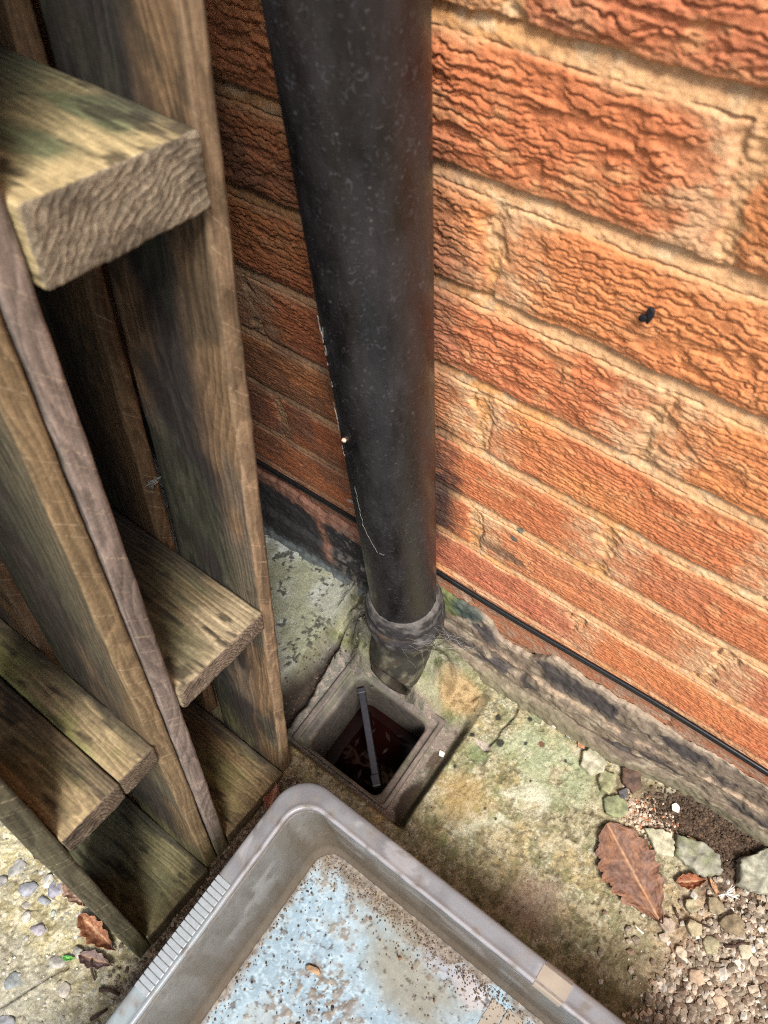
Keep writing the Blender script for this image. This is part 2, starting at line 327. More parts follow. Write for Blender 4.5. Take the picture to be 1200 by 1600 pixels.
# ------------------------------------------------------------------ the ground
ground_mat = attr_mat('old_concrete', rough=0.85, scale=300, var=0.50, bump=0.9, bdist=0.0012, scale2=700, spec=0.25)
HX0, HX1, HY0, HY1 = -0.2485, -0.1475, 0.0945, 0.1945        # gully opening
def ground_h(U, V):
    n = fbm(U*9, V*9, 0, 301, 4)-.5; nf = fbm(U*70, V*70, 0, 303, 4)-.5; ng = fbm(U*330, V*330, 0, 305, 3)-.5
    pits = ss(.60, .66, fbm(U*150, V*150, 0, 307, 4))*ss(.45, .6, fbm(U*30, V*30, 0, 309, 3))
    h = 0.006*n+0.0030*nf+0.0016*ng-0.0014*pits
    eX = 0.004*(fbm(U*40, V*40, 0, 311, 3)-.5)
    # shallow pit round the gully: right bevel, front kerb, back fill
    right = ss(-0.1030, -0.1125, U+eX*.6); left = ss(-0.310, -0.300, U+eX); fr = ss(0.0805, 0.0865, V+eX*.7)
    back = 1-ss(0.205, 0.222, V+eX*2+0.0*U)
    rim_back = ss(0.205, 0.222, V+eX*2)*(1-ss(0.258, 0.272, V+eX))*ss(-0.108, -0.124, U+eX*2)
    pit = right*left*fr*back
    h = h*(1-pit)+pit*(-0.019+0.0015*nf+0.0006*ng)
    h = h+ (-0.009)*rim_back*left*right*(1-0)
    # raised broken slab on the left
    slab = ss(-0.2995+eX*1.6, -0.3100+eX*1.6, U)*ss(0.105, 0.12, V)
    h = h*(1-slab)+slab*(0.022+0.0035*nf+0.0008*ng+.002*n)
    # dark broken crack between slab and gully surround
    gw = 0.0035+0.010*ss(0.19, 0.12, V)+0.006*(fbm(U*8, V*50, 0, 315, 3)-.5)
    gap = np.exp(-((U+0.2955-0.004*(fbm(U*0, V*60, 0, 316, 3)-.5))/np.maximum(gw, .0015))**4)*ss(0.088, 0.10, V)*ss(.232, .215, V)
    h = h-0.022*gap
    # cement rubble round the pipe foot
    h = h+blob(U, V, -0.250, 0.236, 0.020, 0.022, 26, .3, .6, 60)*.022+blob(U, V, -0.176, 0.238, 0.022, 0.022, 27, .3, .6, 60)*.022
    ba = blob(U, V, -0.252, 0.226, 0.018, 0.024, 28, .3, .5, 60); bb = blob(U, V, -0.172, 0.228, 0.022, 0.024, 29, .3, .5, 60); h = h*(1-ba)+ba*(.018+.004*nf); h = h*(1-bb)+bb*(.018+.004*nf)
    m1 = blob(U, V, -0.272, 0.262, 0.034, 0.030, 21, .3, .6, 50); h = h+m1*(0.035+0.010*nf*2)
    m2 = blob(U, V, -0.262, 0.232, 0.020, 0.018, 22, .3, .6, 50); h = h+m2*0.014
    m3 = blob(U, V, -0.19, 0.262, 0.045, 0.022, 25, .3, .7, 50); h = h+m3*(0.040)
    # crust of orange cement in the corner
    m4 = blob(U, V, -0.136, 0.240, 0.025, 0.021, 23, .3, .35, 70); h = h+m4*(0.007+0.006*nf)
    # damaged spots in the right slab
    d1 = blob(U, V, -0.083, 0.197, 0.013, 0.010, 31, .3, .25, 90); d2 = blob(U, V, -0.083, 0.207, 0.010, 0.004, 32, .3, .3, 90)
    h = h-0.0032*d1-0.003*d2
    cl = U+0.079-(V-0.209)*0.13-.010*(fbm(U*0, V*40, 0, 33, 3)-.5)
    crack = np.exp(-(cl/0.0011)**2)*ss(.207, .212, V)*ss(.272, .262, V); h = h-0.004*crack
    cl2 = (V+0.279)-(U+0.328)*2.2-.012*(fbm(U*60, V*0, 0, 35, 3)-.5)+1.1*ss(-.300, -.27, U)
    crack2 = np.exp(-(cl2/0.0026)**2)*ss(-.42, -.40, U)*ss(-.285, -.295, U); h = h-0.003*crack2
    # soil hollow and loose corner on the right
    soil = blob(U, V, 0.160, 0.268, 0.090, 0.028, 41, .35, .3, 40, 0.12); soil = np.maximum(soil, blob(U, V, .19, .235, .04, .03, 42, .4, .4, 50))
    h = h*(1-soil*.6)+soil*(-0.003+0.006*nf+0.0035*ng)
    grav = blob(U, V, 0.225, 0.150, 0.075, 0.085, 43, .3, .4, 30); grav = np.maximum(grav, blob(U, V, 0.095, .245, .026, .018, 44, .4, .4, 50))
    h = h+grav*(0.0025*nf+0.0025*ng)
    # pebbly concrete on the left front
    peb = ss(-0.205, -0.235, U)*ss(0.0, -0.05, V)
    h = h+peb*(0.0030*nf+0.0016*ng+.001)
    strip = blob(U, V, -0.232, -0.07, 0.016, 0.125, 45, .25, .4, 40)
    h = h-0.004*strip+strip*0.006*nf
    return h, dict(pit=pit, slab=slab, gap=gap, m1=m1, m2=m2, m3=m3, m4=m4, d1=d1, d2=d2, crack=crack, crack2=crack2, soil=soil, grav=grav, peb=peb, strip=strip,
                   rb=rim_back, pits=pits, bevel=ss(-0.1015, -0.1040, U+eX*.6)*ss(-0.1160, -0.1125, U+eX*.6)*fr*(1-ss(.255, .27, V)), nf=nf, ng=ng, n=n)
def build_ground():
    us = axis(-0.52, 0.30, 0.00110, -40, 40, 1.35); vs = axis(-0.32, 0.305, 0.00110, -40, 40, 1.35)
    U, V = np.meshgrid(us, vs, indexing='ij')
    h, m = ground_h(U, V)
    nm = fbm(U*16, V*16, 0, 401, 5); nq = fbm(U*60, V*60, 0, 403, 5); nz = fbm(U*200, V*200, 0, 405, 4); nw = fbm(U*26+3, V*26, 0, 407, 5)
    C = np.zeros(U.shape+(3,))+np.array((0.315, 0.285, 0.180))
    C = mixc(C, (0.205, 0.225, 0.105), .8*ss(.42, .62, nm))                       # moss green
    C = mixc(C, (0.38, 0.30, 0.15), .7*ss(.50, .62, nw)*ss(.3, .5, nq))           # ochre
    C = mixc(C, (0.47, 0.48, 0.37), .75*ss(.52, .57, fbm(U*38, V*38, 0, 409, 5))*ss(.42, .50, nz))   # pale lichen
    C = mixc(C, (0.18, 0.165, 0.09), .55*ss(.56, .60, nq))
    C = mixc(C, (0.11, 0.095, 0.055), .7*ss(.585, .67, nz))
    C = mixc(C, (0.48, 0.46, 0.34), .5*ss(.60, .68, fbm(U*230, V*230, 0, 441, 4)))
    C = mixc(C, (.10, .09, .05), m['pits']*.7)
    C = mixc(C, (.38, .345, .23), .6*ss(.585, .61, fbm(U*95, V*95, 0, 443, 5))); C = mixc(C, (.16, .165, .08), .6*ss(.60, .625, fbm(U*85, V*85, 0, 445, 5)))
    C = mixc(C, (.12, .10, .055), .55*ss(.61, .64, fbm(U*300, V*300, 0, 447, 3)))
    # darker wet brown zone beside the tray
    wet = ss(0.115, 0.05, V-0.10*(U+0.0)+0.09*(nm-.5))*ss(-.09, -.04, U); C = mixc(C, C*np.array((.55, .49, .43)), wet*.9)
    C = mixc(C, (0.27, 0.20, 0.16), .6*blob(U, V, 0.045, 0.105, .03, .025, 51, .5, .5))
    C = mixc(C, (0.30, 0.36, 0.22), .55*blob(U, V, -0.02, 0.235, .055, .035, 52, .5, .5)*ss(.35, .55, nq))
    C = mixc(C, (0.52, 0.53, 0.41), .75*blob(U, V, -0.028, 0.165, .05, .016, 53, .6, .5, 60, 0.9)*ss(.42, .58, nq))
    C = mixc(C, (0.36, 0.24, 0.10), .55*blob(U, V, -0.07, 0.15, .03, .025, 54, .4, .5))
    # pit
    pc = mixc(np.zeros(U.shape+(3,))+np.array((0.20, 0.165, 0.140)), (0.135, 0.13, 0.10), ss(.4, .65, nq))
    pc = mixc(pc, (0.14, 0.135, 0.12), ss(-0.255, -0.265, U)); pc = mixc(pc, (.33, .27, .23), .5*ss(.55, .66, nz))
    C = C*(1-m['pit'][..., None])+pc*m['pit'][..., None]
    eXc = .003*(fbm(U*60, V*60, 0, 433, 3)-.5)
    C = mixc(C, (0.035, 0.024, 0.017), blob(U, V, -0.118, 0.112, 0.011, 0.026, 61, .45, .2, 80)*.95)
    C = mixc(C, (0.05, 0.035, 0.022), blob(U, V, -0.120, 0.165, 0.006, 0.012, 62, .45, .25, 80)*.8)
    C = mixc(C, (0.075, 0.068, 0.040), m['bevel']*.85)
    C = mixc(C, (0.05, 0.035, 0.02), .8*np.exp(-((U+.1165-eXc)/.0020)**2)*(V > .088)*(V < .225)*ss(.4, .55, nq+.05))
    # back corner
    bc = mixc(np.zeros(U.shape+(3,))+np.array((0.26, 0.26, 0.17)), (0.14, 0.16, 0.07), ss(.45, .6, nq)); C = C*(1-m['rb'][..., None])+bc*m['rb'][..., None]
    C = mixc(C, mixc(bc*0+np.array((0.36, 0.265, 0.14)), (0.24, 0.165, 0.08), ss(.45, .6, nz)), m['m4']*.95)
    # slab left: bluish grey with dark specks
    sc = mixc(np.zeros(U.shape+(3,))+np.array((0.235, 0.245, 0.205)), (0.36, 0.39, 0.37), ss(.45, .62, nq)*ss(-.33, -.36, U)*.9)
    sc = mixc(sc, (0.19, 0.20, 0.13), .7*ss(.45, .6, nm)); sc = mixc(sc, (.035, .035, .03), .9*ss(.57, .66, nz)*ss(.45, .6, nq))
    C = C*(1-m['slab'][..., None])+sc*m['slab'][..., None]
    C = mixc(C, (0.030, 0.022, 0.017), np.clip(m['gap']*1.2, 0, 1)*.95)
    rub = np.clip(m['m1']+m['m2']*.9+m['m3']*.6, 0, 1)
    C = mixc(C, mixc(sc*0+np.array((0.125, 0.12, 0.10)), (0.055, 0.05, 0.045), ss(.45, .6, nq)), rub*.85)
    C = mixc(C, (0.15, 0.185, 0.085), m['d1']*.8); C = mixc(C, (.36, .31, .27), m['d2']*.8)
    C = mixc(C, (0.02, 0.018, 0.012), np.clip(m['crack']+m['crack2']*.7, 0, 1)*.9)
    for (x, y, r) in ((-.068, .220, .0045), (-.045, .236, .0022), (-.085, .243, .0035), (-.098, .21, .003), (-.055, .262, .0025), (-.066, .197, .0012),
                      (-.03, .15, .0018), (-.045, .152, .0015), (-.095, .17, .0018), (-.02, .205, .0015), (0.0, .245, .002)):
        C = mixc(C, (0.018, 0.018, 0.016), blob(U, V, x, y, r, r, 71, .35, .2, 300)*.92)
    C = mixc(C, (.13, .07, .04), blob(U, V, -.03, .245, .004, .003, 72, .35, .2, 300))
    # soil, gravel bed
    so = mixc(np.zeros(U.shape+(3,))+np.array((0.060, 0.042, 0.030)), (0.11, 0.08, 0.055), ss(.5, .7, nz)); C = C*(1-m['soil'][..., None])+so*m['soil'][..., None]
    C = mixc(C, mixc(so*0+np.array((0.36, 0.26, 0.18)), (0.22, 0.15, 0.10), ss(.42, .6, nz)), m['grav']*.8)
    # pebbly concrete
    pb = mixc(np.zeros(U.shape+(3,))+np.array((0.36, 0.325, 0.19)), (0.28, 0.26, 0.18), ss(.4, .6, nq)); pb = mixc(pb, (0.46, 0.43, 0.30), ss(.5, .64, nz)); pb = mixc(pb, (0.20, 0.17, 0.09), .85*ss(.57, .66, fbm(U*110, V*110, 0, 431, 4)))
    pb = mixc(pb, (.27, .27, .23), .6*blob(U, V, -.30, -.275, .09, .05, 75, .5, .5))
    C = C*(1-m['peb'][..., None])+pb*m['peb'][..., None]
    C = mixc(C, (0.055, 0.042, 0.030), np.clip(m['crack2'], 0, 1)*.6)
    C = mixc(C, mixc(so*0+np.array((0.11, 0.080, 0.052)), (0.26, 0.21, 0.15), ss(.5, .62, nz)), m['strip']*.9)
    # under the pallet: darker brown
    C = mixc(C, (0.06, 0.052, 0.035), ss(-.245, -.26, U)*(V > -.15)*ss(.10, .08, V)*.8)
    fc = grid_faces(len(us), len(vs))
    cx = U.ravel()[fc].mean(1); cy = V.ravel()[fc].mean(1)
    keep = ~((cx > HX0-.006) & (cx < HX1+.006) & (cy > HY0-.004) & (cy < HY1+.006))
    P = np.stack([U, V, h], -1).reshape(-1, 3)
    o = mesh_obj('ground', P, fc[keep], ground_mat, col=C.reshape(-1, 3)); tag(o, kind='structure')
build_ground()
_gx = np.arange(-.60, .46, .0015); _gy = np.arange(-.45, .32, .0015)
_gh = ground_h(*np.meshgrid(_gx, _gy, indexing='ij'))[0]
def gz(x, y):
    i = min(max(int((x+.60)/.0015), 0), len(_gx)-1); j = min(max(int((y+.45)/.0015), 0), len(_gy)-1); return float(_gh[i, j])

# ------------------------------------------------------------------ gully hopper
def rrect(x0, x1, y0, y1, r, n=8):
    P = []
    for (cx, cy, a0) in ((x1-r, y1-r, 0), (x0+r, y1-r, 90), (x0+r, y0+r, 180), (x1-r, y0+r, 270)):
        for k in range(n+1):
            a = math.radians(a0+90*k/n); P.append((cx+r*math.cos(a), cy+r*math.sin(a)))
    return P
def loft(rings):                   # rings of equal length -> verts, faces
    V = []; F = []; n = len(rings[0])
    for r in rings: V += r
    for i in range(len(rings)-1):
        for k in range(n):
            a = i*n+k; b = i*n+(k+1) % n; F.append((a, b, b+n, a+n))
    return V, F
def rr3(x0, x1, y0, y1, r, z, n=8): return [(x, y, z) for x, y in rrect(x0, x1, y0, y1, r, n)]
clay = attr_mat('gully_clay', rough=0.6, scale=300, var=0.5, bump=0.6, spec=0.4)
def dense(V, F, name, colf, mat, parent=None, cuts=2):
    bm = bmesh.new(); vs = [bm.verts.new(v) for v in V]
    for f in F: bm.faces.new([vs[i] for i in f])
    if cuts: bmesh.ops.subdivide_edges(bm, edges=bm.edges[:], cuts=cuts, use_grid_fill=True)
    me_v = np.array([v.co[:] for v in bm.verts]); bm.verts.index_update()
    fs = [tuple(v.index for v in f.verts) for f in bm.faces]; bm.free()
    return mesh_obj(name, me_v, fs, mat, parent, True, col=colf(me_v))
gul = empty('gully_trap', ((HX0+HX1)/2, (HY0+HY1)/2, -0.02))
tag(gul, 'square clay drain gully with dark water set in the pit below the downpipe', 'drain')
def grel(V): return [(v[0]-gul.location.x, v[1]-gul.location.y, v[2]-gul.location.z) for v in V]
rings = [rr3(HX0-.020, HX1+.0155, HY0-.005, HY1+.0155, .003, -.034), rr3(HX0-.020, HX1+.0150, HY0-.005, HY1+.0150, .003, -.0155), rr3(HX0-.0185, HX1+.0135, HY0-.004, HY1+.0135, .003, -.0138),
         rr3(HX0-.012, HX1+.010, HY0-.003, HY1+.010, .004, -.0138), rr3(HX0-.0105, HX1+.0085, HY0-.0025, HY1+.0085, .005, -.0168),
         rr3(HX0-.0015, HX1+.0015, HY0-.001, HY1+.0015, .009, -.0180), rr3(HX0, HX1, HY0, HY1, .010, -.0200),
         rr3(HX0+.002, HX1-.002, HY0+.002, HY1-.002, .014, -.05), rr3(HX0+.005, HX1-.005, HY0+.005, HY1-.005, .015, -.16), rr3(HX0+.03, HX1-.03, HY0+.03, HY1-.03, .012, -.19)]
V, F = loft(rings); n = len(rings[0]); F.append(tuple((len(rings)-1)*n+k for k in range(n)))
def gcol(P):
    x, y, z = P.T; q = fbm(x*60+5, y*60, z*60, 501, 4)
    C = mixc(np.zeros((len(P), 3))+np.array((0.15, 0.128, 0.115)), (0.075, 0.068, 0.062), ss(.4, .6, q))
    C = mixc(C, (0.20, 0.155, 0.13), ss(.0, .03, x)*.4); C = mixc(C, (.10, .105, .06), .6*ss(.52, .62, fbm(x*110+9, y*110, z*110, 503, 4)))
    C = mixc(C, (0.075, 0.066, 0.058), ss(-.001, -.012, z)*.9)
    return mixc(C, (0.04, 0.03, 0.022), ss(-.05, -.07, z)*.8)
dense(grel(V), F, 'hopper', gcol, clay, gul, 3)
# water
wm, nt, b = node_mat('gully_water'); b.inputs['Base Color'].default_value = (0.006, 0.0014, 0.0012, 1); b.inputs['Roughness'].default_value = 0.04
b.inputs['IOR'].default_value = 1.33
tn = N(nt, 'ShaderNodeTexNoise'); tn.inputs['Scale'].default_value = 25; bp = N(nt, 'ShaderNodeBump'); bp.inputs['Strength'].default_value = .25; bp.inputs['Distance'].default_value = .002
tc = N(nt, 'ShaderNodeTexCoord'); nt.links.new(tc.outputs['Object'], tn.inputs['Vector']); nt.links.new(tn.outputs['Fac'], bp.inputs['Height']); nt.links.new(bp.outputs[0], b.inputs['Normal'])
ring = rr3(HX0+.0035, HX1-.0035, HY0+.0035, HY1-.0035, .0145, -.098)
o = mesh_obj('gully_water', ring, [tuple(range(len(ring)))], wm, None, False); tag(o, kind='structure')
# grey divider bar
bar_mat = plain_mat('grey_plastic', (0.020, 0.021, 0.028), 0.45, 0.4, 0.2, 250, 0.2)
def prism_path(p0, p1, w, z0, z1, nseg=12):
    p0, p1 = Vector(p0), Vector(p1); t = (p1-p0).normalized(); s = Vector((-t.y, t.x))*(w/2)
    P = [(p0+s), (p0-s), (p1-s), (p1+s)]
    V = [(q.x, q.y, z0) for q in P]+[(q.x, q.y, z1) for q in P]
    return V, [(0, 3, 2, 1), (4, 5, 6, 7), (0, 1, 5, 4), (1, 2, 6, 5), (2, 3, 7, 6), (3, 0, 4, 7)]
def bevelled(parts, name, mat, parent=None, w=.0012, seg=2, rel=None):
    bm = bmesh.new()
    for V, F in parts:
        vs = [bm.verts.new(v) for v in V]
        for f in F: bm.faces.new([vs[i] for i in f])
    bmesh.ops.bevel(bm, geom=bm.edges[:], offset=w, segments=seg, affect='EDGES', profile=.6)
    bmesh.ops.recalc_face_normals(bm, faces=bm.faces[:])
    V = [v.co[:] for v in bm.verts]; bm.verts.index_update(); F = [tuple(v.index for v in f.verts) for f in bm.faces]; bm.free()
    if rel: V = [(a-rel[0], b_-rel[1], c-rel[2]) for a, b_, c in V]
    return mesh_obj(name, V, F, mat, parent, False)
bx0, bx1 = (-.2405, .1855), (-.1585, .107)
dv = empty('divider_strip', ((bx0[0]+bx1[0])/2, (bx0[1]+bx1[1])/2, -.098)); rel = tuple(dv.location)
tag(dv, 'grey plastic strip standing on edge diagonally across the drain water', 'plastic strip')
bevelled([prism_path(bx0, bx1, .0080, -.055, -.030)], 'top_edge', bar_mat, dv, rel=rel)
bevelled([prism_path((-.2385, .1825), (-.1605, .1095), .0052, -.150, -.0545)], 'web', plain_mat('grey_plastic_wet', (.022, .024, .03), .35, .4), dv, rel=rel)
bevelled([prism_path((-.1675, .1147), (-.1575, .1060), .0095, -.048, -.0275)], 'end_lug', bar_mat, dv, rel=rel)
bevelled([prism_path((-.2415, .1862), (-.2365, .1818), .0098, -.045, -.0280)], 'end_lug', bar_mat, dv, rel=rel)

# ------------------------------------------------------------------ downpipe
PX, PY = -0.217, 0.2535
pipe_mat, nt, b = node_mat('black_pipe'); L = nt.links.new
tc = N(nt, 'ShaderNodeTexCoord'); mp = N(nt, 'ShaderNodeMapping'); L(tc.outputs['Object'], mp.inputs[0]); mp.inputs['Scale'].default_value = (1, 1, .35)
n1 = N(nt, 'ShaderNodeTexNoise'); n1.inputs['Scale'].default_value = 55; n1.inputs['Detail'].default_value = 8; n1.inputs['Roughness'].default_value = .7; L(mp.outputs[0], n1.inputs['Vector'])
n2 = N(nt, 'ShaderNodeTexNoise'); n2.inputs['Scale'].default_value = 260; n2.inputs['Detail'].default_value = 6; n2.inputs['Distortion'].default_value = 1.5; L(tc.outputs['Object'], n2.inputs['Vector'])
cr = N(nt, 'ShaderNodeValToRGB'); L(n1.outputs['Fac'], cr.inputs[0]); e = cr.color_ramp.elements
e[0].position = .38; e[0].color = (.006, .0055, .0065, 1); e[1].position = .74; e[1].color = (.026, .024, .027, 1)
cr2 = N(nt, 'ShaderNodeValToRGB'); L(n2.outputs['Fac'], cr2.inputs[0]); e = cr2.color_ramp.elements
e[0].position = .58; e[0].color = (0, 0, 0, 1); e[1].position = .82; e[1].color = (.055, .056, .065, 1)
ad = N(nt, 'ShaderNodeMixRGB', blend_type='ADD'); ad.inputs[0].default_value = 1; L(cr.outputs[0], ad.inputs[1]); L(cr2.outputs[0], ad.inputs[2])
vo = N(nt, 'ShaderNodeTexVoronoi'); vo.inputs['Scale'].default_value = 85; L(tc.outputs['Object'], vo.inputs['Vector'])
cr3 = N(nt, 'ShaderNodeValToRGB'); L(vo.outputs['Distance'], cr3.inputs[0]); e = cr3.color_ramp.elements; e[0].position = .055; e[0].color = (.30, .28, .25, 1); e[1].position = .085; e[1].color = (0, 0, 0, 1)
lt = N(nt, 'ShaderNodeMixRGB', blend_type='LIGHTEN'); lt.inputs[0].default_value = .18; L(ad.outputs[0], lt.inputs[1]); L(cr3.outputs[0], lt.inputs[2])
L(lt.outputs[0], b.inputs['Base Color'])
mr = N(nt, 'ShaderNodeMapRange'); L(n1.outputs['Fac'], mr.inputs[0]); mr.inputs[1].default_value = .35; mr.inputs[2].default_value = .7; mr.inputs[3].default_value = .30; mr.inputs[4].default_value = .56
L(mr.outputs[0], b.inputs['Roughness'])
bp = N(nt, 'ShaderNodeBump'); bp.inputs['Strength'].default_value = .35; bp.inputs['Distance'].default_value = .0006; L(n2.outputs['Fac'], bp.inputs['Height']); L(bp.outputs[0], b.inputs['Normal'])
pipe = empty('downpipe', (PX, PY, 0)); tag(pipe, 'black dusty round downpipe standing in front of the brick wall', 'drainpipe')
def lathe(prof, n=96, wob=0.0, seed=0):
    V = []; F = []
    for i, (r, z) in enumerate(prof):
        wb_ = vn(np.cos(np.arange(n)*2*np.pi/n)*6+9, np.sin(np.arange(n)*2*np.pi/n)*6+9, np.full(n, z*220.), seed)
        for k in range(n):
            a = 2*math.pi*k/n
            rr = r+wob*(float(wb_[k])-.5)
            V.append((rr*math.cos(a), rr*math.sin(a), z))
    for i in range(len(prof)-1):
        for k in range(n):
            a = i*n+k; b_ = i*n+(k+1) % n; F.append((a, b_, b_+n, a+n))
    return V, F
V, F = lathe([(.034, z) for z in [.118]+list(np.arange(.16, 2.45, .05))], 96, .0006, 4); mesh_obj('pipe_shaft', V, F, pipe_mat, pipe)
coll_mat = attr_mat('collar_cement', rough=.75, scale=300, var=.6, bump=.8, bdist=.0012, spec=.3)
prof = [(.0338, .150), (.0352, .1495), (.0372, .147), (.0392, .142), (.0405, .134), (.0408, .124), (.0395, .119), (.0388, .116), (.0410, .113), (.0430, .108), (.0434, .101), (.0430, .094), (.0405, .088), (.037, .084), (.0355, .074)]
pr2 = []
for i in range(len(prof)-1):
    for k in range(3): t = k/3; pr2.append((prof[i][0]*(1-t)+prof[i+1][0]*t, prof[i][1]*(1-t)+prof[i+1][1]*t))
pr2.append(prof[-1]); V, F = lathe(pr2, 140, .0014, 9)
A = np.array(V); q = fbm(A[:, 0]*90+3, A[:, 1]*90, A[:, 2]*120, 601, 4); q2 = fbm(A[:, 0]*40, A[:, 1]*40, A[:, 2]*200, 603, 4)
C = mixc(np.zeros((len(A), 3))+np.array((.030, .028, .029)), (.095, .09, .088), ss(.45, .6, q)); C = mixc(C, (.15, .14, .13), ss(.141, .147, A[:, 2]+.006*(q-.5))*.6*ss(.35, .6, q2))
C = mixc(C, (.14, .08, .035), .8*ss(.55, .65, q2)*np.exp(-((A[:, 2]-.115)/.006)**2)); C = mixc(C, (.02, .018, .018), .8*ss(.5, .62, q2)*ss(.125, .11, A[:, 2]))
mesh_obj('collar', V, F, coll_mat, pipe, True, col=C)
# shoe: bends forward and opens over the gully
def shoe():
    path = [((0, 0, .088), (0, 0, -1), .036), ((0, -.001, .070), (0, -.12, -1), .0365), ((0, -.007, .052), (0, -.40, -1), .0360), ((.002, -.019, .036), (0, -.75, -1), .0350),
            ((.004, -.032, .022), (0, -1.0, -.75), .0330), ((.006, -.041, .013), (0, -1, -.45), .0300), ((.007, -.0475, .0075), (0, -1, .12), .0275)]
    V = []; F = []; n = 72; m = len(path)
    fine = []
    for i in range(m-1):
        for k in range(4):
            t = k/4; fine.append(tuple(tuple(np.array(path[i][j])*(1-t)+np.array(path[i+1][j])*t) if j < 2 else path[i][j]*(1-t)+path[i+1][j]*t for j in range(3)))
    fine.append(path[-1])
    inner = [(c, d, r-.0045) for c, d, r in fine[::-1][:14]]
    for c, d, r in fine+inner:
        dd = Vector(d).normalized(); s = Vector((1, 0, 0)); u = dd.cross(s).normalized()
        for k in range(n):
            a = 2*math.pi*k/n; nn = float(vn(math.cos(a)*5+4, math.sin(a)*5+4, c[2]*120, 8))-.5
            sq = .80 if False else .86
            V.append(Vector(c)+s*math.cos(a)*(r+.002*nn)+u*math.sin(a)*(r*sq+.002*nn))
    for i in range(len(fine)+len(inner)-1):
        for k in range(n):
            a = i*n+k; b_ = i*n+(k+1) % n; F.append((a, b_, b_+n, a+n))
    A = np.array([v[:] for v in V]); q = fbm(A[:, 0]*70+3, A[:, 1]*70+4, A[:, 2]*70, 611, 4); q2 = fbm(A[:, 0]*140+3, A[:, 1]*140+4, A[:, 2]*140, 613, 3)
    C = mixc(np.zeros((len(A), 3))+np.array((.024, .023, .018)), (.10, .095, .066), ss(.45, .6, q)); C = mixc(C, (.22, .11, .05), .6*ss(.72, .76, q2)); C = mixc(C, (.015, .013, .012), .7*ss(.52, .62, q2*.5+q*.5))
    ninn = len(inner)*n; C[-ninn:] = C[-ninn:]*.5+np.array((.014, .008, .005))
    mesh_obj('outlet_shoe', V, F, coll_mat, pipe, True, col=C)
shoe()

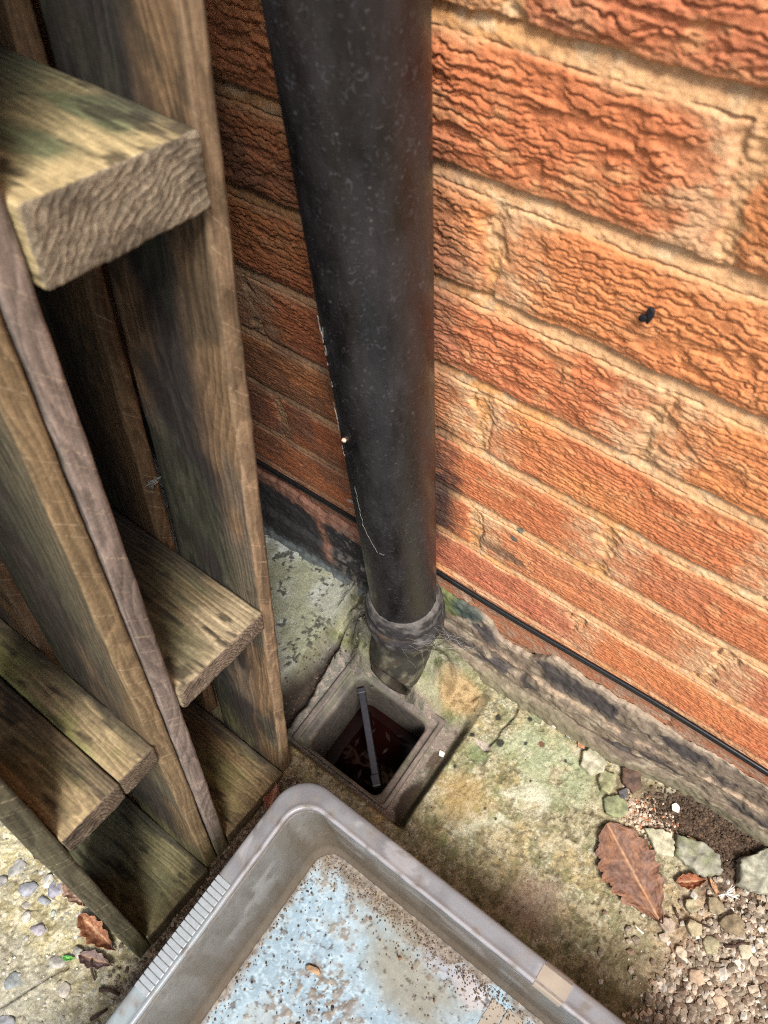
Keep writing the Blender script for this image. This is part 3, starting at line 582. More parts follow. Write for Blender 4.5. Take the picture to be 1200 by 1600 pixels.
# ------------------------------------------------------------------ leaning wooden pallet
TH = math.radians(11)
def wood_mat(name, ring=0.0032, contrast=.45, center=(0.03, -.05), saw=0.0, endgrain=False, bump=.5):
    m, nt, b = node_mat(name); L = nt.links.new
    at = N(nt, 'ShaderNodeAttribute', attribute_name='Col'); tc = N(nt, 'ShaderNodeTexCoord'); oi = N(nt, 'ShaderNodeObjectInfo')
    sep = N(nt, 'ShaderNodeSeparateXYZ'); L(tc.outputs['Object'], sep.inputs[0])
    wob = N(nt, 'ShaderNodeTexNoise'); mp = N(nt, 'ShaderNodeMapping'); mp.inputs['Scale'].default_value = (5, 26, 26); L(tc.outputs['Object'], mp.inputs[0])
    va = N(nt, 'ShaderNodeVectorMath', operation='ADD'); L(mp.outputs[0], va.inputs[0])
    cx = N(nt, 'ShaderNodeCombineXYZ'); mu = N(nt, 'ShaderNodeMath', operation='MULTIPLY'); mu.inputs[1].default_value = 47; L(oi.outputs['Random'], mu.inputs[0]); L(mu.outputs[0], cx.inputs[0]); L(mu.outputs[0], cx.inputs[1]); L(cx.outputs[0], va.inputs[1])
    L(va.outputs[0], wob.inputs['Vector']); wob.inputs['Scale'].default_value = 1; wob.inputs['Detail'].default_value = 2
    # distance from the pith
    cy = N(nt, 'ShaderNodeMath', operation='ADD'); cy.inputs[1].default_value = center[0]; L(sep.outputs['Y'], cy.inputs[0])
    cz = N(nt, 'ShaderNodeMath', operation='ADD'); cz.inputs[1].default_value = center[1]; L(sep.outputs['Z'], cz.inputs[0])
    c2 = N(nt, 'ShaderNodeCombineXYZ'); L(cy.outputs[0], c2.inputs[0]); L(cz.outputs[0], c2.inputs[1])
    ln = N(nt, 'ShaderNodeVectorMath', operation='LENGTH'); L(c2.outputs[0], ln.inputs[0])
    wm_ = N(nt, 'ShaderNodeMath', operation='MULTIPLY_ADD'); wm_.inputs[1].default_value = 0.035; L(wob.outputs['Fac'], wm_.inputs[0]); L(ln.outputs['Value'], wm_.inputs[2])
    dv_ = N(nt, 'ShaderNodeMath', operation='DIVIDE'); dv_.inputs[1].default_value = ring; L(wm_.outputs[0], dv_.inputs[0])
    fr = N(nt, 'ShaderNodeMath', operation='FRACT'); L(dv_.outputs[0], fr.inputs[0])
    rp = N(nt, 'ShaderNodeValToRGB'); L(fr.outputs[0], rp.inputs[0]); e = rp.color_ramp.elements
    e[0].position = 0; e[0].color = (1.1, 1.1, 1.1, 1); e[1].position = 1; e[1].color = (.95, .95, .95, 1)
    x = e.new(.55); x.color = (.75, .75, .75, 1); x = e.new(.84); x.color = (1-contrast-.1,)*3+(1,)
    # fibres
    mp2 = N(nt, 'ShaderNodeMapping'); mp2.inputs['Scale'].default_value = (22, 400, 400); L(tc.outputs['Object'], mp2.inputs[0])
    fb = N(nt, 'ShaderNodeTexNoise'); fb.inputs['Scale'].default_value = 1; fb.inputs['Detail'].default_value = 5; fb.inputs['Roughness'].default_value = .75; L(mp2.outputs[0], fb.inputs['Vector'])
    fm = N(nt, 'ShaderNodeMapRange'); L(fb.outputs['Fac'], fm.inputs[0]); fm.inputs[1].default_value = .3; fm.inputs[2].default_value = .7; fm.inputs[3].default_value = .60; fm.inputs[4].default_value = 1.40
    gn = N(nt, 'ShaderNodeTexNoise'); gn.inputs['Scale'].default_value = 330; gn.inputs['Detail'].default_value = 6; gn.inputs['Roughness'].default_value = .7; L(tc.outputs['Object'], gn.inputs['Vector'])
    gm = N(nt, 'ShaderNodeMapRange'); L(gn.outputs['Fac'], gm.inputs[0]); gm.inputs[1].default_value = .3; gm.inputs[2].default_value = .7; gm.inputs[3].default_value = .72; gm.inputs[4].default_value = 1.28
    m1 = N(nt, 'ShaderNodeVectorMath', operation='MULTIPLY'); L(at.outputs['Color'], m1.inputs[0]); L(rp.outputs[0], m1.inputs[1])
    m2 = N(nt, 'ShaderNodeVectorMath', operation='SCALE'); L(m1.outputs[0], m2.inputs[0]); L((gm if endgrain else fm).outputs[0], m2.inputs['Scale'])
    m3 = N(nt, 'ShaderNodeVectorMath', operation='SCALE'); L(m2.outputs[0], m3.inputs[0]); L(gm.outputs[0], m3.inputs['Scale'])
    out = m3.outputs[0]
    hs = N(nt, 'ShaderNodeMath', operation='MULTIPLY_ADD'); hs.inputs[1].default_value = .8; L(rp.outputs[0], hs.inputs[0]); L((gn if endgrain else fb).outputs['Fac'], hs.inputs[2])
    hgt = hs.outputs[0]
    if saw:
        # slanting saw scratches across the narrow faces
        sx = N(nt, 'ShaderNodeMath', operation='MULTIPLY_ADD'); sx.inputs[1].default_value = 1.1; L(sep.outputs['Y'], sx.inputs[0]); L(sep.outputs['X'], sx.inputs[2])
        sx2 = N(nt, 'ShaderNodeMath', operation='MULTIPLY_ADD'); sx2.inputs[1].default_value = 1.1; L(sep.outputs['Z'], sx2.inputs[0]); L(sx.outputs[0], sx2.inputs[2])
        c3 = N(nt, 'ShaderNodeCombineXYZ'); L(sx2.outputs[0], c3.inputs[0])
        sn = N(nt, 'ShaderNodeTexNoise'); sn.inputs['Scale'].default_value = 190; sn.inputs['Detail'].default_value = 3; sn.inputs['Roughness'].default_value = .8; L(c3.outputs[0], sn.inputs['Vector'])
        sr = N(nt, 'ShaderNodeValToRGB'); L(sn.outputs['Fac'], sr.inputs[0]); e = sr.color_ramp.elements; e[0].position = .56; e[0].color = (0, 0, 0, 1); e[1].position = .63; e[1].color = (1, 1, 1, 1)
        sm = N(nt, 'ShaderNodeMath', operation='MULTIPLY'); sm.inputs[1].default_value = saw; L(sr.outputs[0], sm.inputs[0])
        gate = N(nt, 'ShaderNodeMapRange'); L(gn.outputs['Fac'], gate.inputs[0]); gate.inputs[1].default_value = .42; gate.inputs[2].default_value = .55
        sm2 = N(nt, 'ShaderNodeMath', operation='MULTIPLY'); L(sm.outputs[0], sm2.inputs[0]); L(gate.outputs[0], sm2.inputs[1])
        mx = N(nt, 'ShaderNodeMixRGB'); L(sm2.outputs[0], mx.inputs[0]); L(out, mx.inputs[1]); mx.inputs[2].default_value = (.50, .40, .27, 1); out = mx.outputs[0]
    L(out, b.inputs['Base Color']); b.inputs['Roughness'].default_value = .82; b.inputs['Specular IOR Level'].default_value = .2
    bp = N(nt, 'ShaderNodeBump'); bp.inputs['Strength'].default_value = bump; bp.inputs['Distance'].default_value = .0008 if not endgrain else .0014
    L(hgt, bp.inputs['Height']); L(bp.outputs[0], b.inputs['Normal'])
    return m
WF = wood_mat('wood_face', .0036, .28, (.02, -.05)); WT = wood_mat('wood_soft', .0036, .10, (.02, -.05), bump=.25)
WE = wood_mat('wood_edge', .0030, .25, (.05, .02), saw=.38)
WEND = wood_mat('wood_end_grain', .0046, .16, (-.055, .055), endgrain=True, bump=.9)
WEND2 = wood_mat('wood_end_grain_fine', .0030, .5, (.02, .045), endgrain=True, bump=.9)
def board(name, parent, org, ax, L_, W, T, colf, mats, step=.0022, far=.02, end_amp=0.0, seed=1, rad=.0016, wob=.0008, endmat=2, near='hi', end_ring=(.0046, -.055, .055)):
    """board with local x along its length (0..L), y across (0..W), z thick (0..T); ax = the three axes in pallet space"""
    def ticks(n0, n1, st): return np.linspace(n0, n1, max(2, int(round((n1-n0)/st))+1))
    # fine near the end seen close to the camera, coarser beyond
    if near == 'all': xs = ticks(0, L_, step)
    else: xs = np.concatenate([ticks(0, L_-.20, .012)[:-1], ticks(L_-.20, L_, step)]) if L_ > .25 else ticks(0, L_, step)
    ys = ticks(0, W, step); zs = ticks(0, T, step)
    def pane(a, b_, fixed, which):
        A, B = np.meshgrid(a, b_, indexing='ij'); Fx = np.full_like(A, fixed)
        if which == 0: P = np.stack([Fx, A, B], -1)
        elif which == 1: P = np.stack([A, Fx, B], -1)
        else: P = np.stack([A, B, Fx], -1)
        return P.reshape(-1, 3), grid_faces(len(a), len(b_))
    Vs = []; Fs = []; Ms = []; off = 0
    for which, a, b_, lo, hi in ((0, ys, zs, 0, L_), (1, xs, zs, 0, W), (2, xs, ys, 0, T)):
        for fixed in (lo, hi):
            P, Fc = pane(a, b_, fixed, which)
            flip = (fixed == hi) == (which == 1)
            if flip: Fc = Fc[:, ::-1]
            Vs.append(P); Fs.append(Fc+off); off += len(P); Ms.append(np.full(len(Fc), {0: endmat, 1: 1, 2: 0}[which]))
    V = np.concatenate(Vs); F = np.concatenate(Fs); mi = np.concatenate(Ms)
    key = np.round(V*1e6).astype(np.int64); _, idx, inv = np.unique(key, axis=0, return_index=True, return_inverse=True)
    V = V[idx]; F = inv.reshape(-1)[F]
    box = np.array((L_, W, T)); c = np.clip(V, rad, box-rad); d = V-c; ln = np.linalg.norm(d, axis=1, keepdims=True)
    k = ln[:, 0] > 1e-9
    rr = rad*(1+.5*(fbm(V[:, 0]*60, V[:, 1]*60, V[:, 2]*60, seed+5, 3)-.5))
    Vn = V.copy(); Vn[k] = c[k]+d[k]/ln[k]*rr[k][:, None]
    nrm = np.zeros_like(V); nrm[k] = d[k]/ln[k]
    w1 = fbm(V[:, 0]*9+seed, V[:, 1]*30, V[:, 2]*30, seed, 3)-.5; w2 = fbm(V[:, 0]*60+seed, V[:, 1]*160, V[:, 2]*160, seed+3, 3)-.5
    Vn += nrm*(w1*wob*2+w2*wob)[:, None]
    if end_amp:
        e = (V[:, 0] > L_-1e-6) | ((V[:, 0] > L_-.004) & k)
        yy = V[:, 1]-W/2; zz = V[:, 2]-T/2
        r = np.sqrt((yy+end_ring[1])**2+(zz+end_ring[2])**2)+.008*(fbm(yy*32, zz*32, 0, seed+8, 3)-.5)+.003*(fbm(yy*190, zz*190, 0, seed+18, 3)-.5)
        f = r/end_ring[0]; f = f-np.floor(f)
        disp = end_amp*(np.where(f < .7, 1, 1-(f-.7)/.15*1.0).clip(0, 1))+end_amp*.9*(fbm(yy*220, zz*220, 0, seed+9, 3)-.5)
        Vn[e, 0] += disp[e]-end_amp
    C = colf(V, L_, W, T)
    R = Matrix([ax[0], ax[1], ax[2]]).transposed()
    ctr = np.array((L_, W/2, T/2))
    o = mesh_obj(name, Vn-ctr, F, mats, parent, True, col=C, midx=mi)
    o.matrix_local = Matrix.Translation(Vector(org)+R@Vector(ctr)) @ R.to_4x4()
    return o
pal = empty('wooden_pallet', (-.245, 0, 0), (-TH, 0, 0)); tag(pal, 'weathered mossy wooden pallet standing upright and leaning on the brick wall', 'pallet')
XE = 0.0
def nfn(V, s, fx, fy): return fbm(V[:, 0]*fx+s*3.7, V[:, 1]*fy, V[:, 2]*fy, s, 4)
def col_post(s, base=(.185, .118, .066), dark=(.020, .019, .020), grey=(.105, .088, .074), green=0.10, edge=(.225, .155, .095), zt=.0):
    def f(V, L_, W, T):
        a = nfn(V, s, 7, 16); b_ = nfn(V, s+9, 22, 50); c = nfn(V, s+5, 9, 25)
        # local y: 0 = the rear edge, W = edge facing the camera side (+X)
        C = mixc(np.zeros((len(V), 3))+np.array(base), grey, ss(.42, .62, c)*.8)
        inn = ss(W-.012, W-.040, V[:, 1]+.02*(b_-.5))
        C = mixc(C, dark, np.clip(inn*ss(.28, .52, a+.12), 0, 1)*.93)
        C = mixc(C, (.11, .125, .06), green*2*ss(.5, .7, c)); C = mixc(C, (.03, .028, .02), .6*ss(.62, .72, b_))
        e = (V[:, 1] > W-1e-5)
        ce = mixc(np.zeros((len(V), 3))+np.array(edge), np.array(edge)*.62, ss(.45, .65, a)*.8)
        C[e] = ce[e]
        foot = ss(.10, .0, V[:, 0])*.6; C = mixc(C, (.16, .15, .06), foot*ss(.35, .6, c))
        return C
    return f
def col_shelf(s, tip=(.36, .29, .17), mid=(.18, .14, .075), green=(.13, .15, .06), dark=(.055, .035, .022), gw=.05, end=(.22, .175, .125), tipw=.04, endmix=.35):
    def f(V, L_, W, T):
        x = L_-V[:, 0]; a = nfn(V, s, 12, 26); b_ = nfn(V, s+9, 40, 170); c = nfn(V, s+5, 18, 60)
        xx = x+.055*(a-.5)+.022*(b_-.5)
        C = mixc(np.zeros((len(V), 3))+np.array(tip), mid, ss(tipw*.3, tipw, xx)); C = mixc(C, green, np.clip(ss(.36, .60, c)*ss(.0, .03, xx)*gw*16, 0, .92))  # worn straw tips; their lit look and the inner shade are painted in
        C = mixc(C, dark, ss(tipw*.9, tipw*2.4, xx)*.92*ss(.18, .48, a+.1)); C = mixc(C, (.03, .025, .02), .75*ss(.60, .70, b_))
        back = ss(W-.018, W-.002, V[:, 1]+.012*(c-.5)); C = mixc(C, (.045, .038, .032), back*.75*ss(.3, .55, c+.08))
        e = V[:, 0] > L_-1e-5
        ce = mixc(np.zeros((len(V), 3))+np.array(end), np.array(end)*.5, ss(.45, .68, c)*.8); C[e] = ce[e]
        return C
    return f
UP = ((0, 0, 1), (1, 0, 0), (0, 1, 0))     # length up, width along +X, thickness along b
AL = ((1, 0, 0), (0, 1, 0), (0, 0, 1))     # length along +X, width b, thickness up
def post(name, x1, w, b0, t, a0, a1, colf, mats=(WF, WE, WEND2), seed=1, step=.0026):
    # local x runs upwards; 'near' resolution everywhere
    return board(name, pal, (x1-w, b0, a0), UP, a1-a0, w, t, colf, list(mats), step, seed=seed, near='all', rad=.0014)
TOPA = 1.165  # slats raised above the view to keep light off wall and rack
for kk in range(9):  # far slats out of view, added to keep side light out of the rack
    xx_ = -.348-kk*.112
    for b0_ in (.0510, -.0675, -.1640):
        if b0_ == .0510 and kk == 0: continue
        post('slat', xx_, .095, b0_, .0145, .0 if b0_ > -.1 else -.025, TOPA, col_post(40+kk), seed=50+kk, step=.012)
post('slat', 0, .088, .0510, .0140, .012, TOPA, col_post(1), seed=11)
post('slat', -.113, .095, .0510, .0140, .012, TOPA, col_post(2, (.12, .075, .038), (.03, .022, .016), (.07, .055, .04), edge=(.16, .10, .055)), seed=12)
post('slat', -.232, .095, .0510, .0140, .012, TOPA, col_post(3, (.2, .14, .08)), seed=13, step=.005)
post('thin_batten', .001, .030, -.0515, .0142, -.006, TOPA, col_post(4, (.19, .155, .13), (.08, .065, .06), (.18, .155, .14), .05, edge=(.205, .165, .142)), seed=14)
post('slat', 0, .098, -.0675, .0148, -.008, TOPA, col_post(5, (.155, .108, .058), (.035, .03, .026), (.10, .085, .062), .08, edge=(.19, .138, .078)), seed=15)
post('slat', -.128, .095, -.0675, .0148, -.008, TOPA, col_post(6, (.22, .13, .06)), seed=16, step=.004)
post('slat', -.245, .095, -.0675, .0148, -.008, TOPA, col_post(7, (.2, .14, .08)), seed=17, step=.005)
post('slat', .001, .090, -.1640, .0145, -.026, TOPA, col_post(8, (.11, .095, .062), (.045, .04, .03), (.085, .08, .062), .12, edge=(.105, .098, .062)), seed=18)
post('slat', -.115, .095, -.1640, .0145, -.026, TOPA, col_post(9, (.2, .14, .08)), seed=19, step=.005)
def shelf(name, b0, b1, a0, a1, colf, x1=.002, L_=.5, mats=(WF, WF, WEND2), seed=1, end_amp=.0, **kw):
    return board(name, pal, (x1-L_, b0, a0), AL, L_, b1-b0, a1-a0, colf, list(mats), .0018, seed=seed, end_amp=end_amp, **kw)
shelf('stringer', -.0360, .0497, .668, .7025, col_shelf(21, (.42, .335, .18), (.235, .195, .105), (.115, .130, .07), (.085, .095, .06), .09, (.20, .165, .12), .05), .006, 1.25, (WT, WT, WEND), 31, .0009)
shelf('stringer', -.0360, .0497, .3200, .3430, col_shelf(22, (.34, .275, .175), (.155, .118, .068), (.105, .10, .055), (.05, .036, .024), .05, (.17, .13, .095), .06), .004, 1.25, seed=32, end_amp=.0006, end_ring=(.003, .02, .045))
shelf('stringer', -.0360, .0497, -.004, .0215, col_shelf(23, (.24, .18, .10), (.165, .115, .06), (.14, .13, .05), (.09, .05, .025), .04, (.14, .11, .065), .05), .002, 1.25, seed=33)
shelf('stringer', -.1488, -.1005, .2850, .3095, col_shelf(24, (.30, .235, .135), (.185, .13, .07), (.115, .11, .053), (.065, .040, .022), .05, (.13, .10, .07), .10), .005, 1.25, seed=34, end_amp=.0007, end_ring=(.003, .02, .045))
shelf('stringer', -.0995, -.0680, .2855, .3105, col_shelf(25, (.30, .235, .135), (.20, .15, .08), (.19, .20, .07), (.13, .10, .05), .05, (.13, .10, .07), .12), .004, 1.25, seed=35, end_amp=.0007, end_ring=(.003, .05, .045))
shelf('stringer', -.1488, -.0680, -.026, .0015, col_shelf(26, (.19, .17, .09), (.125, .12, .07), (.10, .105, .06), (.085, .08, .05), .05, (.12, .10, .06), .10), .002, 1.25, seed=36)

shelf('stringer', -.0360, .0497, 1.045, 1.150, col_shelf(27), .004, 1.25, seed=37)  # two unseen top stringers, added to block light from above
shelf('stringer', -.1488, -.0680, 1.060, 1.160, col_shelf(28), .004, 1.25, seed=38)

# ------------------------------------------------------------------ plastic tray
TX0, TX1, TY0, TY1, TZ = -.1900, .34, -.40, .0560, .165
tm, nt, b = node_mat('cloudy_plastic'); L = nt.links.new
at = N(nt, 'ShaderNodeAttribute', attribute_name='Col'); L(at.outputs['Color'], b.inputs['Base Color'])
b.inputs['Roughness'].default_value = .28; b.inputs['Specular IOR Level'].default_value = .5
tr = N(nt, 'ShaderNodeBsdfTranslucent'); L(at.outputs['Color'], tr.inputs['Color'])
mxs = N(nt, 'ShaderNodeMixShader'); mxs.inputs[0].default_value = .35; L(b.outputs[0], mxs.inputs[1]); L(tr.outputs[0], mxs.inputs[2])
tp = N(nt, 'ShaderNodeBsdfTransparent'); mx2 = N(nt, 'ShaderNodeMixShader'); mx2.inputs[0].default_value = .14
L(mxs.outputs[0], mx2.inputs[1]); L(tp.outputs[0], mx2.inputs[2]); L(mx2.outputs[0], nt.nodes['Material Output'].inputs['Surface'])
tc = N(nt, 'ShaderNodeTexCoord'); tn = N(nt, 'ShaderNodeTexNoise'); tn.inputs['Scale'].default_value = 500; tn.inputs['Detail'].default_value = 5; L(tc.outputs['Object'], tn.inputs['Vector'])
bp = N(nt, 'ShaderNodeBump'); bp.inputs['Strength'].default_value = .25; bp.inputs['Distance'].default_value = .0004; L(tn.outputs['Fac'], bp.inputs['Height']); L(bp.outputs[0], b.inputs['Normal'])
dirt_mat = attr_mat('tray_dirt_film', rough=.6, scale=900, var=.25, bump=.5, bdist=.0004, spec=.4)
tray = empty('plastic_tray', (0, 0, 0)); tag(tray, 'cloudy clear plastic tray with dried dirt inside, standing on the concrete beside the gully', 'plastic tray')
def ringT(inset, z, r, n=14, per=None):
    P = rrect(TX0+inset, TX1-inset, TY0+inset, TY1-inset, r, n); return P
def resample(P, steps=(150, 70)):
    # straight sides get extra points so colour can vary along them
    out = []; n = len(P); c = n//4
    for q in range(4):
        arc = P[q*c:(q+1)*c]; out += arc; a = arc[-1]; b_ = P[((q+1)*c) % n]; m = 130 if q % 2 == 0 else 110
        for k in range(1, m): t = k/m; out.append((a[0]*(1-t)+b_[0]*t, a[1]*(1-t)+b_[1]*t))
    return out
def trayloft(spec):
    rings = []
    for i in range(len(spec)-1):
        (i0, z0, r0, m), (i1, z1, r1, _) = spec[i], spec[i+1]
        for k in range(m): t = k/m; rings.append((i0*(1-t)+i1*t, z0*(1-t)+z1*t, r0*(1-t)+r1*t))
    rings.append(spec[-1][:3])
    R = [[(x, y, z) for x, y in resample(ringT(i, z, r))] for i, z, r in rings]
    return R
# rim: outer lip, flat top, inner bead
rim_spec = [(.0005, .146, .034, 4), (0, .160, .034, 2), (.0010, .1640, .033, 2), (.0035, .1652, .031, 6), (.0150, .1652, .026, 2), (.0170, .1665, .025, 2), (.0190, .1662, .024, 2), (.0205, .1630, .023, 1)]
R = trayloft(rim_spec); V, F = loft(R); A = np.array(V)
g = (np.abs(A[:, 0]-TX0-.009) < .0085) & (A[:, 1] > -.150) & (A[:, 1] < -.050) & (A[:, 2] > .1635)
ph = (A[:, 1]+.150)/.0052
q = fbm(A[:, 0]*30, A[:, 1]*30, A[:, 2]*30, 701, 4); q2 = fbm(A[:, 0]*120, A[:, 1]*120, A[:, 2]*120, 703, 4)
C = mixc(np.zeros((len(A), 3))+np.array((.30, .31, .335)), (.225, .225, .24), ss(.4, .65, q)); C = mixc(C, (.50, .50, .53), .7*ss(.1655, .1663, A[:, 2]))
C = mixc(C, (.36, .44, .47), ss(-.03, -.10, A[:, 1])*ss(TX0+.03, TX0+.01, A[:, 0])*.9); C = mixc(C, (.30, .27, .24), .5*ss(.56, .66, q2))
q3 = fbm(A[:, 0]*40, A[:, 1]*40, A[:, 2]*40, 705, 5); C = mixc(C, (.19, .18, .17), .5*ss(.55, .62, q3)*ss(.1650, .1640, A[:, 2])); C = mixc(C, (.46, .46, .48), .6*ss(.58, .62, q3)); C = mixc(C, (.18, .16, .14), .5*ss(.69, .72, q2))
rim = mesh_obj('rim', A, F, tm, tray, True, col=C)
sol = rim.modifiers.new('thickness', 'SOLIDIFY'); sol.thickness = .0012
# grip ribs on the left side of the rim
rb = MB()
for k in range(19):
    y = -.150+k*.0052
    Vb, Fb = boxv(TX0+.0012, TX0+.0152, y, y+.0040, .1640, .1664); rb.add(Vb, Fb, (.60, .69, .71))
rbo = bevelled([boxv(TX0+.0012, TX0+.0152, -.150+k*.0052, -.150+k*.0052+.0045, .1640, .1661) for k in range(19)], 'grip_ribs', plain_mat('rib_plastic', (.245, .275, .295), .3, .5, .08), tray, .0006, 2)
# walls and floor
wall_spec = [(.0205, .1630, .023, 18), (.0245, .0500, .024, 5), (.0270, .0220, .026, 4), (.0330, .0120, .022, 1)]
R = trayloft(wall_spec); V, F = loft(R); A = np.array(V)
q = fbm(A[:, 0]*25, A[:, 1]*25, A[:, 2]*25, 711, 5); q2 = fbm(A[:, 0]*260, A[:, 1]*260, A[:, 2]*260, 713, 3); q3 = fbm(A[:, 0]*60, A[:, 1]*60, A[:, 2]*8, 715, 4)
C = mixc(np.zeros((len(A), 3))+np.array((.20, .17, .13)), (.265, .245, .21), ss(.4, .6, q3)); C = mixc(C, (.165, .135, .10), .75*ss(.085, .03, A[:, 2]+.05*(q-.5)))
C = mixc(C, (.32, .315, .30), .5*ss(.11, .155, A[:, 2]+.02*(q-.5))); C = mixc(C, (.13, .10, .075), .4*ss(.55, .72, q2)); C = mixc(C, (.5, .5, .49), .6*ss(.60, .66, q)*ss(.05, .1, A[:, 2]))
wo = mesh_obj('side_walls', A, F, tm, tray, True, col=C); sol = wo.modifiers.new('thickness', 'SOLIDIFY'); sol.thickness = .0012
def build_floor():
    xs = np.arange(TX0+.032, .16, .0011); xs = np.concatenate([xs, np.arange(.165, TX1-.032, .01)]); ys = np.concatenate([np.arange(TY0+.032, -.205, .01), np.arange(-.20, TY1-.0315, .0011)])
    U, V = np.meshgrid(xs, ys, indexing='ij')
    q = fbm(U*18, V*18, 0, 721, 5); q2 = fbm(U*75, V*75, 0, 723, 5); q3 = fbm(U*260, V*260, 0, 725, 4); q4 = fbm(U*34, V*34, 0, 727, 5)
    salt = ss(.50, .58, fbm(U*420, V*420, 0, 729, 3)); q5 = fbm(U*130, V*130, 0, 731, 5)
    C = mixc(np.zeros(U.shape+(3,))+np.array((.215, .305, .365)), (.18, .26, .32), ss(.4, .65, q))
    C = mixc(C, (.36, .46, .52), (.35+.65*ss(.42, .58, q5))*salt*.6); C = mixc(C, (.33, .43, .50), .5*ss(.5, .6, q4))
    film = np.maximum(blob(U, V, -.015, -.022, .060, .026, 85, .5, .5, 40, -.1), blob(U, V, -.06, .012, .045, .014, 86, .4, .5, 50))
    film = np.maximum(film, .45*ss(.56, .64, q4)); C = mixc(C, (.175, .155, .105), film*.8)
    C = mixc(C, (.27, .27, .31), .7*blob(U, V, .005, .012, .03, .012, 81, .5, .5)); C = mixc(C, (.37, .31, .30), .6*blob(U, V, .035, .005, .02, .012, 82, .6, .4))
    edge = ss(.026, .004, (TY1-.033)-V-.016*(q2-.5)*2)*ss(.06, -.02, U)+ss(.010, .0, (TY1-.033)-V-.016*(q2-.5)*2)
    silt = np.maximum(np.clip(edge, 0, 1), ss(.010, -.002, U-(TX0+.032)+.014*(q2-.5)))
    silt = np.maximum(silt, blob(U, V, -.075, -.080, .030, .020, 84, .8, .6, 90)*ss(.48, .54, fbm(U*240, V*240, 0, 743, 4)))
    silt = np.maximum(silt, ss(.56, .62, fbm(U*190, V*190, 0, 741, 4))*ss(.50, .62, q4)*.8)
    C = mixc(C, mixc(C*0+np.array((.115, .085, .060)), (.19, .155, .115), ss(.45, .6, q3)), np.clip(silt, 0, 1)*.9)
    C = mixc(C, (.05, .035, .028), .8*ss(.62, .68, q3)*ss(.46, .6, q5))
    Z = .0120+.0004*silt*q3*4+.0003*(q2-.5)
    P = np.stack([U, V, Z], -1).reshape(-1, 3)
    mesh_obj('tray_floor', P, grid_faces(len(xs), len(ys)), dirt_mat, tray, True, col=C.reshape(-1, 3))
build_floor()
# strips of parcel tape over the rim and on the floor
tape_mat = plain_mat('parcel_tape', (.25, .215, .17), .3, .5, .12, 60, .3, .0006)
tb = MB()
def tape_strip(x0, x1, y0, y1, z, skew=.0):
    n = 8; V = []; F = []
    for i in range(n+1):
        t = i/n; y = y0*(1-t)+y1*t
        V += [(x0+skew*t, y, z), (x1+skew*t, y, z)]
    for i in range(n): F.append((2*i, 2*i+1, 2*i+3, 2*i+2))
    return V, F
V, F = tape_strip(.062, .087, TY1-.0165, TY1-.0035, .1657, .0); tb.add(V, F)
yb = [(TY1-.0175, .1672), (TY1-.0190, .1669), (TY1-.0212, .1625)]
V = []; F = []
for y, z in [(TY1-.0165, .1657)]+yb: V += [(.062, y, z), (.0855, y, z)]
F = [(2*i, 2*i+2, 2*i+3, 2*i+1) for i in range(3)]; tb.add(V, F)
V = [(.063, TY1-.0030, .1655), (.0866, TY1-.0030, .1655), (.063, TY1+.0004, .1625), (.0866, TY1+.0004, .1625), (.063, TY1+.0004, .150), (.0866, TY1+.0004, .150)]; tb.add(V, [(0, 1, 3, 2), (2, 3, 5, 4)])
tb.build('rim_tape', tape_mat, tray)
tb = MB()
V, F = tape_strip(.052, .066, .012, -.10, .01285, -.004); tb.add(V, F); V, F = tape_strip(.0675, .083, .014, -.10, .01295, -.004); tb.add(V, F)
tb.build('floor_tape', tape_mat, tray)

# ------------------------------------------------------------------ loose dirt crumbs in the tray
def rock(r, seed, flat=.6, sub=2, jag=.35, asp=(1, 1, 1)):
    bm = bmesh.new(); bmesh.ops.create_icosphere(bm, subdivisions=sub, radius=1)
    V = np.array([v.co[:] for v in bm.verts]); bm.verts.index_update(); F = [tuple(v.index for v in f.verts) for f in bm.faces]; bm.free()
    n_ = vn(V[:, 0]*1.3+seed*3.1+20, V[:, 1]*1.3+seed+20, V[:, 2]*1.3+20, seed)-.5
    V = V*(1+jag*2*n_)[:, None]
    # planar chips
    rs = random.Random(seed)
    for _ in range(5):
        d = Vector((rs.gauss(0, 1), rs.gauss(0, 1), rs.gauss(0, 1))).normalized(); dd = np.array(d); h = V@dd; lim = .62; V = V-np.outer(np.clip(h-lim, 0, None), dd)*.9
    return V*np.array(asp)*np.array((1, 1, flat))*r, F
protos = [rock(1, s, .7, 1, .3) for s in range(12)]
def scatter(name, pts, mat, label=None, cat=None, kind='stuff', parent=None):
    """pts: (x, y, z, r, colour) -> ONE mesh"""
    Vs = []; Fs = []; Cs = []; off = 0
    for i, (x, y, z, r, c) in enumerate(pts):
        P, F = protos[i % 12]; a = random.random()*6.28; ca, sa = math.cos(a), math.sin(a); k = random.uniform(.65, 1.3)
        Q = np.stack([(P[:, 0]*ca-P[:, 1]*sa*k)*r, (P[:, 0]*sa+P[:, 1]*ca*k)*r, P[:, 2]*r], -1)+np.array((x, y, z))
        Vs.append(Q); Fs.append(np.array(F)+off); off += len(Q); Cs.append(np.tile(np.array(c), (len(Q), 1)))
    o = mesh_obj(name, np.concatenate(Vs), np.concatenate(Fs), mat, parent, False, col=np.concatenate(Cs))
    tag(o, label, cat, None, kind); return o
crumb_mat = attr_mat('crumbs', rough=.9, scale=380, var=.4, bump=.4, spec=.15)
rs = random.Random(3); pts = []
def cc(a, b_, v=.3): t = rs.random(); k = 1+v*(rs.random()*2-1); return tuple((a[i]*(1-t)+b_[i]*t)*k for i in range(3))
